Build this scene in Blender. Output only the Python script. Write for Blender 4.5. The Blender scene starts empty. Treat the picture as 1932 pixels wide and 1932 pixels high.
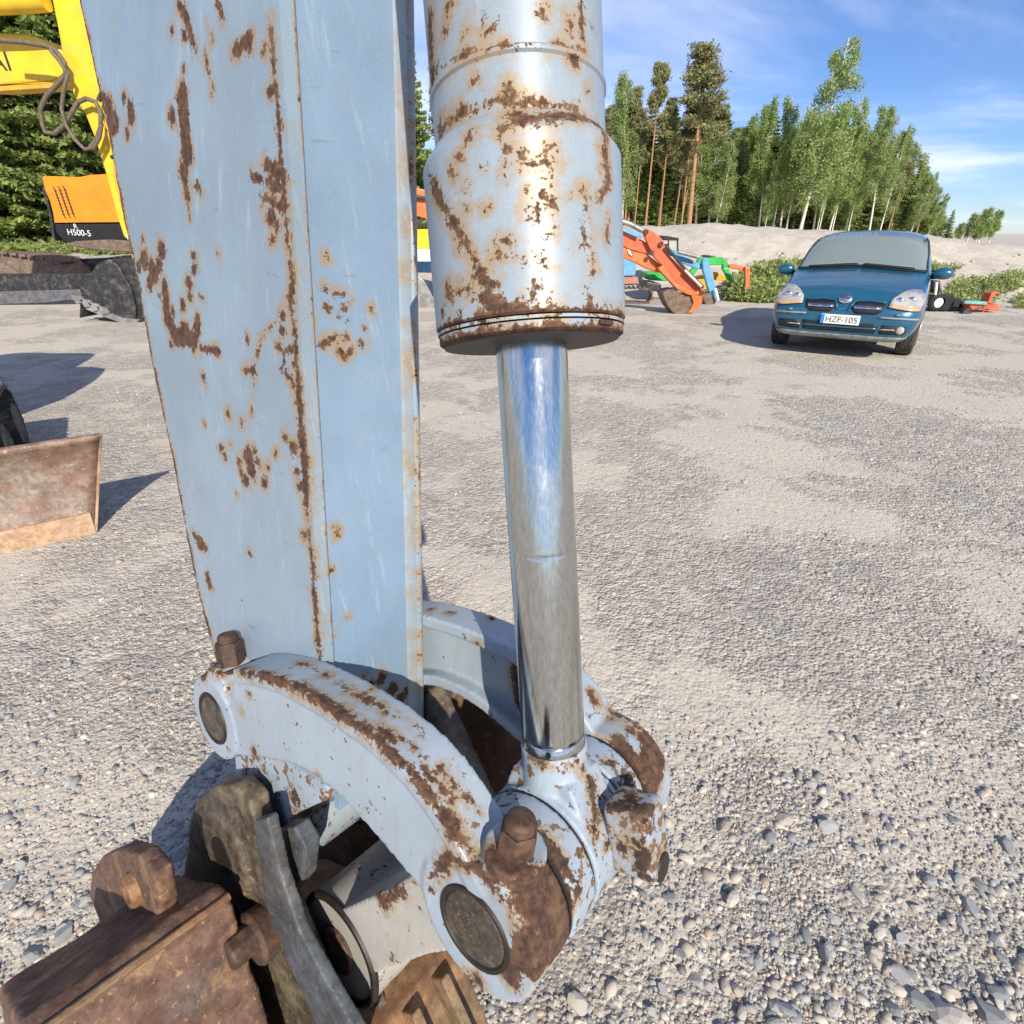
import bpy, bmesh, math, random
import numpy as np
from mathutils import Vector, Matrix, noise as mnoise
from mathutils.bvhtree import BVHTree
from mathutils.geometry import tessellate_polygon

random.seed(7); np.random.seed(7)
sc = bpy.context.scene
COL = sc.collection
# ------------------------------------------------------------------ camera
H = 1.45; PITCH = math.radians(27); FP = 1034.0; CP = 966.0
cp_, sp_ = math.cos(PITCH), math.sin(PITCH)
cam = bpy.data.cameras.new('camera'); camo = bpy.data.objects.new('camera', cam); COL.objects.link(camo)
camo.location = (0, 0, H); camo.rotation_euler = (math.radians(90) - PITCH, 0, 0)
cam.sensor_width = 36; cam.lens = 36 * FP / (2 * CP); cam.clip_start = 0.02; cam.clip_end = 3000
sc.camera = camo
sc.render.resolution_x = sc.render.resolution_y = 1024
sc.view_settings.view_transform = 'Standard'; sc.view_settings.look = 'None'
sc.view_settings.gamma = 1; sc.view_settings.use_curve_mapping = False
sc.view_settings.exposure = 0.36
# ------------------------------------------------------------------ sky and sun
SUN_EL = math.radians(34); SUN_AZ = math.radians(16)      # behind the camera, 16 degrees to its right
SUN = Vector((math.sin(SUN_AZ) * math.cos(SUN_EL), -math.cos(SUN_AZ) * math.cos(SUN_EL), math.sin(SUN_EL)))
w = bpy.data.worlds.new('World'); sc.world = w; w.use_nodes = True
wn = w.node_tree; wn.nodes.clear()
def N(t, typ, **kw):
    n = t.nodes.new(typ)
    for k, v in kw.items():
        if k.startswith('i_'):
            key = k[2:]; key = int(key) if key.isdigit() else key.replace('_', ' ')
            n.inputs[key].default_value = v
        else: setattr(n, k, v)
    return n
def L(t, a, b): t.links.new(a, b)
sky = N(wn, 'ShaderNodeTexSky', sky_type='NISHITA', sun_disc=False, sun_elevation=SUN_EL,
        sun_rotation=math.pi - SUN_AZ, altitude=100, air_density=1.0, dust_density=0.0, ozone_density=3.5)
bg = N(wn, 'ShaderNodeBackground', i_Strength=0.09)
out = N(wn, 'ShaderNodeOutputWorld')
tc = N(wn, 'ShaderNodeTexCoord')
sep = N(wn, 'ShaderNodeSeparateXYZ'); L(wn, tc.outputs['Generated'], sep.inputs[0])
zz = N(wn, 'ShaderNodeMath', operation='MAXIMUM', i_1=0.0); L(wn, sep.outputs[2], zz.inputs[0])
zp = N(wn, 'ShaderNodeMath', operation='ADD', i_1=0.16); L(wn, zz.outputs[0], zp.inputs[0])
dx = N(wn, 'ShaderNodeMath', operation='DIVIDE'); L(wn, sep.outputs[0], dx.inputs[0]); L(wn, zp.outputs[0], dx.inputs[1])
dy = N(wn, 'ShaderNodeMath', operation='DIVIDE'); L(wn, sep.outputs[1], dy.inputs[0]); L(wn, zp.outputs[0], dy.inputs[1])
cmb = N(wn, 'ShaderNodeCombineXYZ'); L(wn, dx.outputs[0], cmb.inputs[0]); L(wn, dy.outputs[0], cmb.inputs[1])
mp = N(wn, 'ShaderNodeMapping'); mp.inputs['Rotation'].default_value = (0, 0, 0.5); mp.inputs['Scale'].default_value = (0.8, 1.15, 1)
mp.inputs['Location'].default_value = (1.3, 0.65, 0)
L(wn, cmb.outputs[0], mp.inputs[0])
cn = N(wn, 'ShaderNodeTexNoise', i_Scale=0.55, i_Detail=9, i_Roughness=0.56, i_Distortion=0.5); L(wn, mp.outputs[0], cn.inputs['Vector'])
cr = N(wn, 'ShaderNodeMapRange', interpolation_type='SMOOTHSTEP', i_From_Min=0.41, i_From_Max=0.64, i_To_Max=0.75); L(wn, cn.outputs[0], cr.inputs[0])
tint = N(wn, 'ShaderNodeMix', data_type='RGBA', blend_type='MULTIPLY'); tint.inputs[0].default_value = 1
tint.inputs[7].default_value = (.76, .91, 1.24, 1)
L(wn, sky.outputs[0], tint.inputs[6])
cm = N(wn, 'ShaderNodeMix', data_type='RGBA'); L(wn, cr.outputs[0], cm.inputs[0]); L(wn, tint.outputs[2], cm.inputs[6])
cm.inputs[7].default_value = (9.5, 10.0, 11.6, 1)
L(wn, cm.outputs[2], bg.inputs[0]); L(wn, bg.outputs[0], out.inputs[0])
sl = bpy.data.lights.new('sun', 'SUN'); sl.energy = 4.8; sl.angle = math.radians(0.5); sl.color = (1.0, 0.92, 0.78)
so = bpy.data.objects.new('sun', sl); COL.objects.link(so); so.rotation_euler = SUN.to_track_quat('Z', 'Y').to_euler()
so.location = (3, -6, 12)

# ------------------------------------------------------------------ surveying helpers (photograph measurements -> places)
def ray(x, y):
    u = (x - CP) / FP; v = (CP - y) / FP
    return np.array([u, cp_ + v * sp_, -sp_ + v * cp_])
EYE = np.array([0, 0, H])
def fwd(x, y, Y):                       # point of a sight line on the upright plane Y metres ahead
    r = ray(x, y); return EYE + r * (Y / r[1])
def gnd(x, y, z=0.0):
    r = ray(x, y); return EYE + r * ((z - H) / r[2])
def depth(p): return p[1] * cp_ - (p[2] - H) * sp_
# frame of the excavator's stick: origin at the rod pin
BC = np.array([0.05394476, 0.3986028, 0.83423404])
UP = np.array([-0.06495858, 0.28222107, 0.95714766]); UP /= np.linalg.norm(UP)
E2 = np.array([-0.60811897, -0.77168432, 0.18626491]); E2 /= np.linalg.norm(E2)
E3 = np.cross(UP, E2)
def W(a, b, c): return BC + a * E3 + b * E2 + c * UP
def onb(x, y, b):
    r = ray(x, y); d = (b - np.dot(EYE - BC, E2)) / np.dot(r, E2)
    q = EYE + r * d - BC; return (float(q @ E3), float(q @ UP))

# ------------------------------------------------------------------ object helpers
ORG = {}
def tag(o, label=None, cat=None, group=None, kind=None):
    if label: o['label'] = label
    if cat: o['category'] = cat
    if group: o['group'] = group
    if kind: o['kind'] = kind
    return o
def empty(name, loc, label, cat, group=None):
    o = bpy.data.objects.new(name, None); COL.objects.link(o); o.location = loc; o.empty_display_size = 0.2
    ORG[o.name] = np.array(loc, dtype=float)
    return tag(o, label, cat, group)
def org(o):
    p = np.zeros(3)
    while o is not None:
        if o.name in ORG: p = p + ORG[o.name]
        o = o.parent
    return p
class MB:
    def __init__(s): s.v = []; s.f = []
    def add(s, V, F):
        k = len(s.v); s.v += [tuple(map(float, q)) for q in V]; s.f += [tuple(i + k for i in f) for f in F]; return s
    def box(s, c, d, R=None):
        x, y, z = [q / 2 for q in d]
        P = [(-x, -y, -z), (x, -y, -z), (x, y, -z), (-x, y, -z), (-x, -y, z), (x, -y, z), (x, y, z), (-x, y, z)]
        if R is not None: P = [tuple(R @ Vector(p)) for p in P]
        return s.add([(p[0] + c[0], p[1] + c[1], p[2] + c[2]) for p in P],
                     [(0, 3, 2, 1), (4, 5, 6, 7), (0, 1, 5, 4), (1, 2, 6, 5), (2, 3, 7, 6), (3, 0, 4, 7)])
    def tube(s, pts, r, n=10, caps=True):
        pts = [np.array(p, float) for p in pts]; rs = r if hasattr(r, '__len__') else [r] * len(pts)
        V = []; F = []; pu = None
        for i, p in enumerate(pts):
            t = pts[min(i + 1, len(pts) - 1)] - pts[max(i - 1, 0)]; t = t / (np.linalg.norm(t) + 1e-9)
            if pu is None:
                a = np.array([0, 0, 1.]) if abs(t[2]) < .9 else np.array([1., 0, 0])
                u = np.cross(t, a)
            else: u = pu - t * np.dot(pu, t)
            u = u / np.linalg.norm(u); pu = u; v = np.cross(t, u)
            for k in range(n):
                an = 2 * math.pi * k / n; V.append(p + rs[i] * (math.cos(an) * u + math.sin(an) * v))
        for i in range(len(pts) - 1):
            for k in range(n):
                F.append((i * n + k, i * n + (k + 1) % n, (i + 1) * n + (k + 1) % n, (i + 1) * n + k))
        if caps: F.append(tuple(range(n - 1, -1, -1))); F.append(tuple((len(pts) - 1) * n + k for k in range(n)))
        return s.add(V, F)
    def prism(s, pts, off):              # pts: planar loop of 3D points, off: 3D offset
        n = len(pts); off = np.array(off, float); A = [np.array(p, float) for p in pts]
        tris = tessellate_polygon([[Vector(p) for p in A]])
        V = A + [p + off for p in A]
        F = [tuple(t) for t in tris] + [tuple(n + i for i in reversed(t)) for t in tris]
        F += [(i, (i + 1) % n, n + (i + 1) % n, n + i) for i in range(n)]
        return s.add(V, F)
    def lathe(s, prof, fr, n=48):        # prof: (r, h); fr: (origin, x, y, axis)
        o, X, Y, Z = fr; V = []; F = []
        for r, h in prof:
            for k in range(n):
                an = 2 * math.pi * k / n; V.append(o + r * (math.cos(an) * X + math.sin(an) * Y) + h * Z)
        for i in range(len(prof) - 1):
            for k in range(n): F.append((i * n + k, i * n + (k + 1) % n, (i + 1) * n + (k + 1) % n, (i + 1) * n + k))
        F.append(tuple(range(n - 1, -1, -1))); F.append(tuple((len(prof) - 1) * n + k for k in range(n)))
        return s.add(V, F)
    def ico(s, c, r, sub=2, sc3=(1, 1, 1), R=None):
        bm = bmesh.new(); bmesh.ops.create_icosphere(bm, subdivisions=sub, radius=1)
        V = [v.co.copy() for v in bm.verts]; F = [tuple(v.index for v in f.verts) for f in bm.faces]; bm.free()
        V = [Vector((v.x * sc3[0] * r, v.y * sc3[1] * r, v.z * sc3[2] * r)) for v in V]
        if R is not None: V = [R @ v for v in V]
        return s.add([(v.x + c[0], v.y + c[1], v.z + c[2]) for v in V], F)
    def build(s, name, mat, parent=None, smooth=False, bevel=0, fixn=True, local=False):
        me = bpy.data.meshes.new(name); V = np.array(s.v, float).reshape(-1, 3)
        if not local: V = V - org(parent)
        me.from_pydata(V.tolist(), [], s.f); me.materials.append(mat)
        if fixn:
            bm = bmesh.new(); bm.from_mesh(me); bmesh.ops.recalc_face_normals(bm, faces=bm.faces); bm.to_mesh(me); bm.free()
        o = bpy.data.objects.new(name, me); COL.objects.link(o); o.parent = parent
        if smooth:
            me.polygons.foreach_set('use_smooth', [True] * len(me.polygons))
            if smooth != 'all':
                me.set_sharp_from_angle(angle=math.radians(38))
        if bevel:
            m = o.modifiers.new('bevel', 'BEVEL'); m.width = bevel; m.segments = 2; m.limit_method = 'ANGLE'; m.angle_limit = math.radians(40)
        return o
def bake(o, smooth=True):                # apply modifiers of a mesh object
    dg = bpy.context.evaluated_depsgraph_get(); me = bpy.data.meshes.new_from_object(o.evaluated_get(dg))
    o.modifiers.clear(); old = o.data; o.data = me; me.name = o.name
    if not me.materials: me.materials.append(old.materials[0])
    if smooth: me.polygons.foreach_set('use_smooth', [True] * len(me.polygons))
    return o
def cast(o, vox=0.0022, it=4):
    pass           # fuse overlapping pieces of one casting into a single rounded skin
    m = o.modifiers.new('r', 'REMESH'); m.mode = 'VOXEL'; m.voxel_size = vox
    if it:
        m = o.modifiers.new('s', 'SMOOTH'); m.iterations = it; m.factor = 0.5
    return bake(o)

# ------------------------------------------------------------------ materials
def mat(name):
    m = bpy.data.materials.new(name); m.use_nodes = True; t = m.node_tree
    return m, t, t.nodes['Principled BSDF']
def coord(t): return N(t, 'ShaderNodeTexCoord').outputs['Object']
def noise(t, s, d=4, r=0.55, vec=None, dist=0):
    n = N(t, 'ShaderNodeTexNoise', i_Scale=s, i_Detail=d, i_Roughness=r, i_Distortion=dist)
    L(t, vec if vec is not None else coord(t), n.inputs['Vector']); return n.outputs[0]
def mr(t, v, a, b, c=0, d=1, sm=True):
    n = N(t, 'ShaderNodeMapRange', i_From_Min=a, i_From_Max=b, i_To_Min=c, i_To_Max=d)
    if sm: n.interpolation_type = 'SMOOTHSTEP'
    L(t, v, n.inputs[0]); return n.outputs[0]
def mix(t, f, a, b, mode='MIX'):
    n = N(t, 'ShaderNodeMix', data_type='RGBA', blend_type=mode)
    for s, v in ((0, f), (6, a), (7, b)):
        if isinstance(v, (int, float)): n.inputs[s].default_value = v
        elif isinstance(v, tuple): n.inputs[s].default_value = (*v, 1) if len(v) == 3 else v
        else: L(t, v, n.inputs[s])
    return n.outputs[2]
def mth(t, op, a, b=None, clamp=False):
    n = N(t, 'ShaderNodeMath', operation=op, use_clamp=clamp)
    for s, v in ((0, a), (1, b)):
        if v is None: continue
        if isinstance(v, (int, float)): n.inputs[s].default_value = v
        else: L(t, v, n.inputs[s])
    return n.outputs[0]
def bump(t, p, h, s=0.3, d=0.01):
    n = N(t, 'ShaderNodeBump', i_Strength=s, i_Distance=d); L(t, h, n.inputs['Height']); L(t, n.outputs[0], p.inputs['Normal'])
def simple(name, c, rough=0.5, metal=0, var=0.25, sc_=8, spec=0.5, coat=0, dust=0.0):
    m, t, p = mat(name)
    n = noise(t, sc_, 6)
    col = mix(t, mr(t, n, .3, .7, 0, 1), tuple(q * (1 - var) for q in c), tuple(min(1, q * (1 + var * .6)) for q in c))
    if dust: col = mix(t, mr(t, noise(t, sc_ * 2.3, 8, .7), .45, .75, 0, dust), col, (.33, .29, .24))
    L(t, col, p.inputs['Base Color']); p.inputs['Roughness'].default_value = rough; p.inputs['Metallic'].default_value = metal
    p.inputs['Specular IOR Level'].default_value = spec; p.inputs['Coat Weight'].default_value = coat
    return m
def painted(name, base, amp=0.007, chips=0.5, blotch=0.5, rough=0.32, dirt=0.35, rustc=((.042, .022, .016), (.12, .055, .032))):
    m, t, p = mat(name); co = coord(t)
    at = N(t, 'ShaderNodeAttribute', attribute_name='wear').outputs['Fac']
    n1 = noise(t, 130, 9, .66, co); n2 = noise(t, 22, 5, .6, co); n3 = noise(t, 330, 4, .6, co); n4 = noise(t, 5, 5, .6, co)
    e = mth(t, 'MULTIPLY', mth(t, 'SUBTRACT', n1, .5), amp * 3.4)
    e2 = mth(t, 'MULTIPLY', mth(t, 'SUBTRACT', n2, .5), amp * 1.6)
    e3_ = mth(t, 'MULTIPLY', mth(t, 'SUBTRACT', noise(t, 48, 6, .6, co), .5), amp * 2.6)
    f = mth(t, 'ADD', mth(t, 'ADD', mth(t, 'ADD', mth(t, 'ADD', at, e), e2), e3_), .0004)
    e4 = mth(t, 'SUBTRACT', mr(t, noise(t, 260, 5, .7, co), .50, .70, 0, .0045), .0006)        # frayed, flaking rim and flecks round each patch
    near_ = mr(t, at, -.010, -.001, 0, 1)
    f = mth(t, 'ADD', f, mth(t, 'SUBTRACT', mth(t, 'MULTIPLY', e4, near_), .0003))
    rust = mr(t, f, -0.0002, 0.0006)
    halo = mth(t, 'MULTIPLY', mr(t, f, -0.0125, 0.0, 0, .92), mr(t, noise(t, 24, 5, .6, co), .36, .58))
    n5 = noise(t, 70, 7, .62, co); n6 = noise(t, 9, 3, .5, co)
    bl = mr(t, mth(t, 'ADD', n5, mth(t, 'MULTIPLY', n6, .35)), .92 - .15 * blotch, .935 - .15 * blotch)
    chip = mr(t, n3, .77 - .05 * chips, .79 - .05 * chips)
    paint = mix(t, mr(t, n4, .35, .65), tuple(q * .9 for q in base), tuple(min(1, q * 1.06) for q in base))
    paint = mix(t, mr(t, noise(t, 2.2, 6, .6, co), .5, .66, 0, dirt * .55), paint, (base[0] * 1.1, base[1] * .98, base[2] * .78))
    paint = mix(t, mr(t, n2, .52, .78, 0, dirt * .5), paint, (.30, .27, .20))
    paint = mix(t, mr(t, noise(t, 600, 2, .5, co), .45, .75, 0, .12), paint, (.62, .64, .64))
    stm = N(t, 'ShaderNodeMapping'); stm.inputs['Scale'].default_value = (70, 70, 5); L(t, co, stm.inputs[0])
    sk_ = noise(t, 1, 6, .65, stm.outputs[0])
    paint = mix(t, mr(t, sk_, .56, .74, 0, .34), paint, (.27, .24, .17))
    paint = mix(t, mr(t, sk_, .44, .28, 0, .3), paint, (.50, .54, .55))
    scr = N(t, 'ShaderNodeMapping'); scr.inputs['Scale'].default_value = (26, 26, 150); scr.inputs['Rotation'].default_value = (.5, .3, 0); L(t, co, scr.inputs[0])
    paint = mix(t, mr(t, noise(t, 1, 3, .5, scr.outputs[0]), .70, .73, 0, .35), paint, (.16, .15, .13))
    col = mix(t, halo, paint, (.31, .215, .115))
    rc = mix(t, mr(t, noise(t, 150, 5, .6, co), .35, .68), rustc[0], rustc[1])
    rc = mix(t, mr(t, noise(t, 40, 4, .6, co), .5, .72, 0, .55), rc, (.17, .105, .06))
    rc = mix(t, mr(t, f, .0004, .0036, .75, 0), rc, (.20, .115, .055))
    allr = mth(t, 'MAXIMUM', rust, bl)
    col = mix(t, allr, col, rc)
    col = mix(t, mth(t, 'MULTIPLY', chip, .8), col, (.05, .035, .03))
    L(t, col, p.inputs['Base Color'])
    ro = mth(t, 'ADD', mth(t, 'MULTIPLY', allr, .9 - rough), mr(t, n2, .3, .7, rough - .05, rough + .12, False))
    L(t, ro, p.inputs['Roughness'])
    h = mth(t, 'ADD', mth(t, 'MULTIPLY', allr, mth(t, 'SUBTRACT', n3, 1.4)), mth(t, 'MULTIPLY', n2, .25))
    bump(t, p, h, .45, .0012)
    return m
def rusty(name, cols, sc_=28, rough=.85, bs=.5):
    m, t, p = mat(name); co = coord(t)
    c = mix(t, mr(t, noise(t, sc_, 8, .65, co), .38, .62), cols[0], cols[1])
    c = mix(t, mr(t, noise(t, sc_ * .32, 5, .6, co), .5, .66, 0, .8), c, cols[2])
    if len(cols) > 3: c = mix(t, mr(t, noise(t, sc_ * .5, 6, .6, co, .6), .53, .66, 0, .9), c, cols[3])
    c = mix(t, mr(t, noise(t, sc_ * 6, 4, .6, co), .62, .7, 0, .5), c, tuple(q * .35 for q in cols[0]))
    c = mix(t, mr(t, noise(t, sc_ * 2.6, 7, .7, co), .42, .62, .0, .55), c, tuple(q * .55 for q in cols[0]))
    c = mix(t, mr(t, noise(t, sc_ * 3.7, 6, .7, co), .58, .68, 0, .55), c, tuple(min(.6, q * 1.7) for q in cols[-1]))
    L(t, c, p.inputs['Base Color']); p.inputs['Roughness'].default_value = rough
    L(t, mr(t, noise(t, sc_ * .7, 4, .6, co), .4, .7, rough - .25, rough), p.inputs['Roughness'])
    bump(t, p, mth(t, 'ADD', noise(t, sc_ * 4, 6, .65, co), mth(t, 'MULTIPLY', noise(t, sc_ * .6, 4, .6, co), 1.2)), bs, .002)
    return m
PAINT = (.225, .30, .37)
M_stick = painted('stick_paint', PAINT, amp=.006, chips=.35, blotch=.0)
M_strip = painted('weld_strip_paint', (.27, .335, .40), amp=.005, chips=.7, blotch=.1, dirt=1.3)
M_front_shade = painted('front_face_shade_paint', (.195, .285, .395), amp=.006, chips=.45, blotch=.0)  # bluer, darker copy of the stick paint: this face's shade put into the colour
M_barrel = painted('barrel_paint', (.265, .325, .38), amp=.006, chips=.3, blotch=.22, rough=.36, dirt=.5)
M_link = painted('link_paint', (.30, .36, .42), amp=.007, chips=.6, blotch=.62, rough=.4)
M_worn = painted('worn_cast_paint', (.30, .36, .43), amp=.012, chips=1.0, blotch=1.2, rough=.5, dirt=.8, rustc=((.026, .018, .015), (.085, .048, .032)))
M_cream = painted('cream_worn_paint', (.38, .36, .32), amp=.01, chips=.6, blotch=.72, rough=.55, dirt=.9)
M_brown = rusty('brown_rust', ((.045, .024, .016), (.11, .055, .032), (.07, .045, .035)), 34)
M_pin = rusty('greasy_pin_steel', ((.035, .028, .022), (.10, .075, .052), (.05, .04, .032), (.17, .14, .10)), 60, .6)
M_ear = rusty('coupler_steel', ((.06, .038, .026), (.155, .125, .085), (.05, .055, .058), (.20, .165, .10)), 22, .75)
M_blue_steel = rusty('polished_dark_steel', ((.05, .055, .06), (.09, .105, .12), (.13, .10, .075)), 18, .7, .25)
M_bucket = rusty('bucket_rust', ((.10, .05, .034), (.17, .095, .066), (.13, .10, .085), (.27, .16, .08)), 26, .9)
M_bucket2 = rusty('bucket_ochre_rust', ((.16, .075, .035), (.30, .17, .085), (.22, .17, .10), (.10, .06, .04)), 20, .9)
M_black = simple('black_rubber', (.012, .012, .013), .6, var=.3)
M_gasket = simple('dark_grease', (.02, .014, .011), .55, var=.4, sc_=60)
# chrome rod
M_rod, t, p = mat('hard_chrome'); co = coord(t)
mpn = N(t, 'ShaderNodeMapping'); mpn.inputs['Scale'].default_value = (60, 60, 2.5); L(t, co, mpn.inputs[0])
st = noise(t, 6, 5, .6, mpn.outputs[0])
L(t, mix(t, mr(t, st, .3, .75), (.46, .48, .47), (.60, .62, .61)), p.inputs['Base Color'])
p.inputs['Metallic'].default_value = 1
L(t, mth(t, 'ADD', mr(t, st, .4, .8, .13, .2), mr(t, noise(t, 9, 4), .5, .7, 0, .16)), p.inputs['Roughness'])
# gravel ground
M_ground, t, p = mat('gravel_yard'); co = coord(t)
big = noise(t, .35, 5, .6, co, .5); med = noise(t, 3.2, 6, .6, co); fin = noise(t, 60, 6, .7, co)
vo = N(t, 'ShaderNodeTexVoronoi', i_Scale=75, i_Randomness=1); L(t, co, vo.inputs['Vector'])
vo2 = N(t, 'ShaderNodeTexVoronoi', i_Scale=28, i_Randomness=1); L(t, co, vo2.inputs['Vector'])
c = mix(t, mr(t, fin, .3, .7), (.36, .315, .26), (.56, .505, .43))
g1 = N(t, 'ShaderNodeSeparateColor'); L(t, vo.outputs['Color'], g1.inputs[0])
c = mix(t, mr(t, g1.outputs[0], .45, 1, 0, .5), c, (.29, .285, .28))
c = mix(t, mr(t, g1.outputs[1], .7, 1, 0, .8), c, (.68, .635, .56))
g2 = N(t, 'ShaderNodeSeparateColor'); L(t, vo2.outputs['Color'], g2.inputs[0])
c = mix(t, mr(t, g2.outputs[0], .62, .95, 0, .55), c, (.26, .26, .262)); c = mix(t, mr(t, g2.outputs[1], .72, .95, 0, .6), c, (.62, .58, .52))
vo3 = N(t, 'ShaderNodeTexVoronoi', i_Scale=11, i_Randomness=1); L(t, co, vo3.inputs['Vector']); g3 = N(t, 'ShaderNodeSeparateColor'); L(t, vo3.outputs['Color'], g3.inputs[0])
c = mix(t, mr(t, g3.outputs[0], .75, 1, 0, .4), c, (.27, .27, .27)); c = mix(t, mr(t, g3.outputs[1], .75, 1, 0, .4), c, (.64, .61, .55))
c = mix(t, mr(t, med, .45, .7, 0, .5), c, (.43, .395, .35))
c = mix(t, mr(t, noise(t, 1.3, 7, .68, co, .4), .5, .68, 0, .6), c, (.31, .295, .275))
c = mix(t, mr(t, noise(t, 22, 6, .72, co), .5, .68, 0, .5), c, (.27, .265, .26))
c = mix(t, mr(t, big, .42, .62, 0, .45), c, (.52, .465, .395))
pn = mth(t, 'ADD', noise(t, .8, 3, .5, co), mth(t, 'MULTIPLY', noise(t, 3.5, 5, .6, co), .45))       # dusty, packed patches between the stony ones
pk = mr(t, pn, .66, .80)
c = mix(t, mth(t, 'MULTIPLY', pk, .75), c, mix(t, mr(t, fin, .3, .7), (.44, .40, .345), (.53, .485, .42)))
c = mix(t, 1.0, c, (1.09, 1.075, 1.05), 'MULTIPLY')
L(t, c, p.inputs['Base Color']); p.inputs['Roughness'].default_value = .95
p.inputs['Specular IOR Level'].default_value = .15
hh_ = mth(t, 'ADD', mth(t, 'ADD', mth(t, 'MULTIPLY', vo.outputs['Distance'], -.8), mth(t, 'MULTIPLY', vo2.outputs['Distance'], -.9)), fin)
bump(t, p, mth(t, 'MULTIPLY', hh_, mr(t, pk, 0, 1, 1, .25)), .8, .02)
# stones: colour from a per-stone attribute
M_stone, t, p = mat('crushed_stone'); co = coord(t)
av = N(t, 'ShaderNodeAttribute', attribute_name='tone').outputs['Color']
L(t, mix(t, mr(t, noise(t, 130, 5, .6, co), .3, .7, 0, .14), av, (.50, .46, .41), 'MIX'), p.inputs['Base Color'])
p.inputs['Roughness'].default_value = .9; p.inputs['Specular IOR Level'].default_value = .2
bump(t, p, noise(t, 260, 4, .6, co), .4, .001)
M_bank, t, p = mat('sandy_bank'); co = coord(t)
c = mix(t, mr(t, noise(t, 2.2, 7, .65, co), .35, .65), (.42, .375, .315), (.53, .475, .405))
c = mix(t, mr(t, noise(t, 14, 5, .7, co), .6, .72, 0, .6), c, (.24, .215, .18))
L(t, c, p.inputs['Base Color']); p.inputs['Roughness'].default_value = .95; bump(t, p, noise(t, 7, 8, .7, co), .5, .08)
def leafmat(name, a, b, c, tr=.35):
    m, t, p = mat(name)
    at = N(t, 'ShaderNodeAttribute', attribute_name='tone').outputs['Fac']
    oi = N(t, 'ShaderNodeObjectInfo').outputs['Random']
    col = mix(t, at, a, b); col = mix(t, mr(t, oi, 0, 1, 0, .6, False), col, c)
    L(t, col, p.inputs['Base Color']); p.inputs['Roughness'].default_value = .6; p.inputs['Specular IOR Level'].default_value = .25
    tl = N(t, 'ShaderNodeBsdfTranslucent'); L(t, col, tl.inputs[0])
    ms = N(t, 'ShaderNodeMixShader', i_0=tr); o = t.nodes['Material Output']
    L(t, p.outputs[0], ms.inputs[1]); L(t, tl.outputs[0], ms.inputs[2]); L(t, ms.outputs[0], o.inputs[0]); return m
M_birchleaf = leafmat('birch_leaves', (.22, .33, .08), (.42, .51, .18), (.33, .39, .17), .42)
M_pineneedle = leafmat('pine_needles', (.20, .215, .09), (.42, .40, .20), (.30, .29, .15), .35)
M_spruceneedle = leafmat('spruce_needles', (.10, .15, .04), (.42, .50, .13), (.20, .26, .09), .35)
M_grass = leafmat('weeds', (.18, .26, .07), (.42, .47, .18), (.28, .34, .12))
def bark(name, a, b, s=12, th=(.5, .6)):
    m, t, p = mat(name); co = coord(t)
    mm = N(t, 'ShaderNodeMapping'); mm.inputs['Scale'].default_value = (1, 1, 3); L(t, co, mm.inputs[0])
    L(t, mix(t, mr(t, noise(t, s, 5, .6, mm.outputs[0]), *th), a, b), p.inputs['Base Color']); p.inputs['Roughness'].default_value = .9; return m
M_birchbark = bark('birch_bark', (.68, .62, .55), (.12, .10, .09), 6, (.60, .68))
M_pinebark = bark('pine_bark', (.42, .22, .11), (.24, .14, .09), 4)
M_darkbark = bark('spruce_bark', (.10, .07, .05), (.20, .15, .11), 6)
M_yellow = simple('yellow_paint', (.78, .50, .02), .35, var=.14, sc_=2, dust=.3)
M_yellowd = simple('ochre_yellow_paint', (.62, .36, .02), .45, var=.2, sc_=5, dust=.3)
M_amber = simple('amber_paint', (.74, .26, .008), .4, var=.12, sc_=2, dust=.15)
M_orange = simple('orange_paint', (.70, .16, .035), .45, var=.2, sc_=4, dust=.55)
M_red = simple('faded_red_paint', (.60, .115, .04), .5, var=.2, sc_=5, dust=.3)
M_sky = simple('light_blue_paint', (.12, .38, .62), .45, var=.2, sc_=5, dust=.55)
M_green = simple('green_paint', (.03, .42, .07), .45, var=.2, sc_=5, dust=.2)
M_navy = simple('navy_paint', (.01, .045, .10), .4, var=.2)
M_white = simple('white_paint', (.78, .78, .76), .4, var=.06)
M_grey = simple('worn_grey_steel', (.30, .29, .28), .5, .4, var=.35, sc_=7)
M_dark = simple('dark_machine_steel', (.022, .022, .025), .5, var=.4, sc_=5, dust=.35)
M_ink = simple('black_lettering', (.03, .025, .02), .5, var=.1)
M_track = simple('dusty_track_steel', (.16, .11, .08), .8, var=.4, sc_=9, dust=.6)
M_hose = simple('hydraulic_hose', (.14, .11, .075), .6, var=.3, sc_=20)
M_blade = rusty('rusty_blade', ((.20, .12, .085), (.31, .20, .15), (.24, .21, .19), (.30, .27, .22)), 9, .85)
M_bladeedge = rusty('ochre_blade_edge', ((.34, .20, .11), (.46, .30, .18), (.38, .27, .18)), 12, .85)

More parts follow.
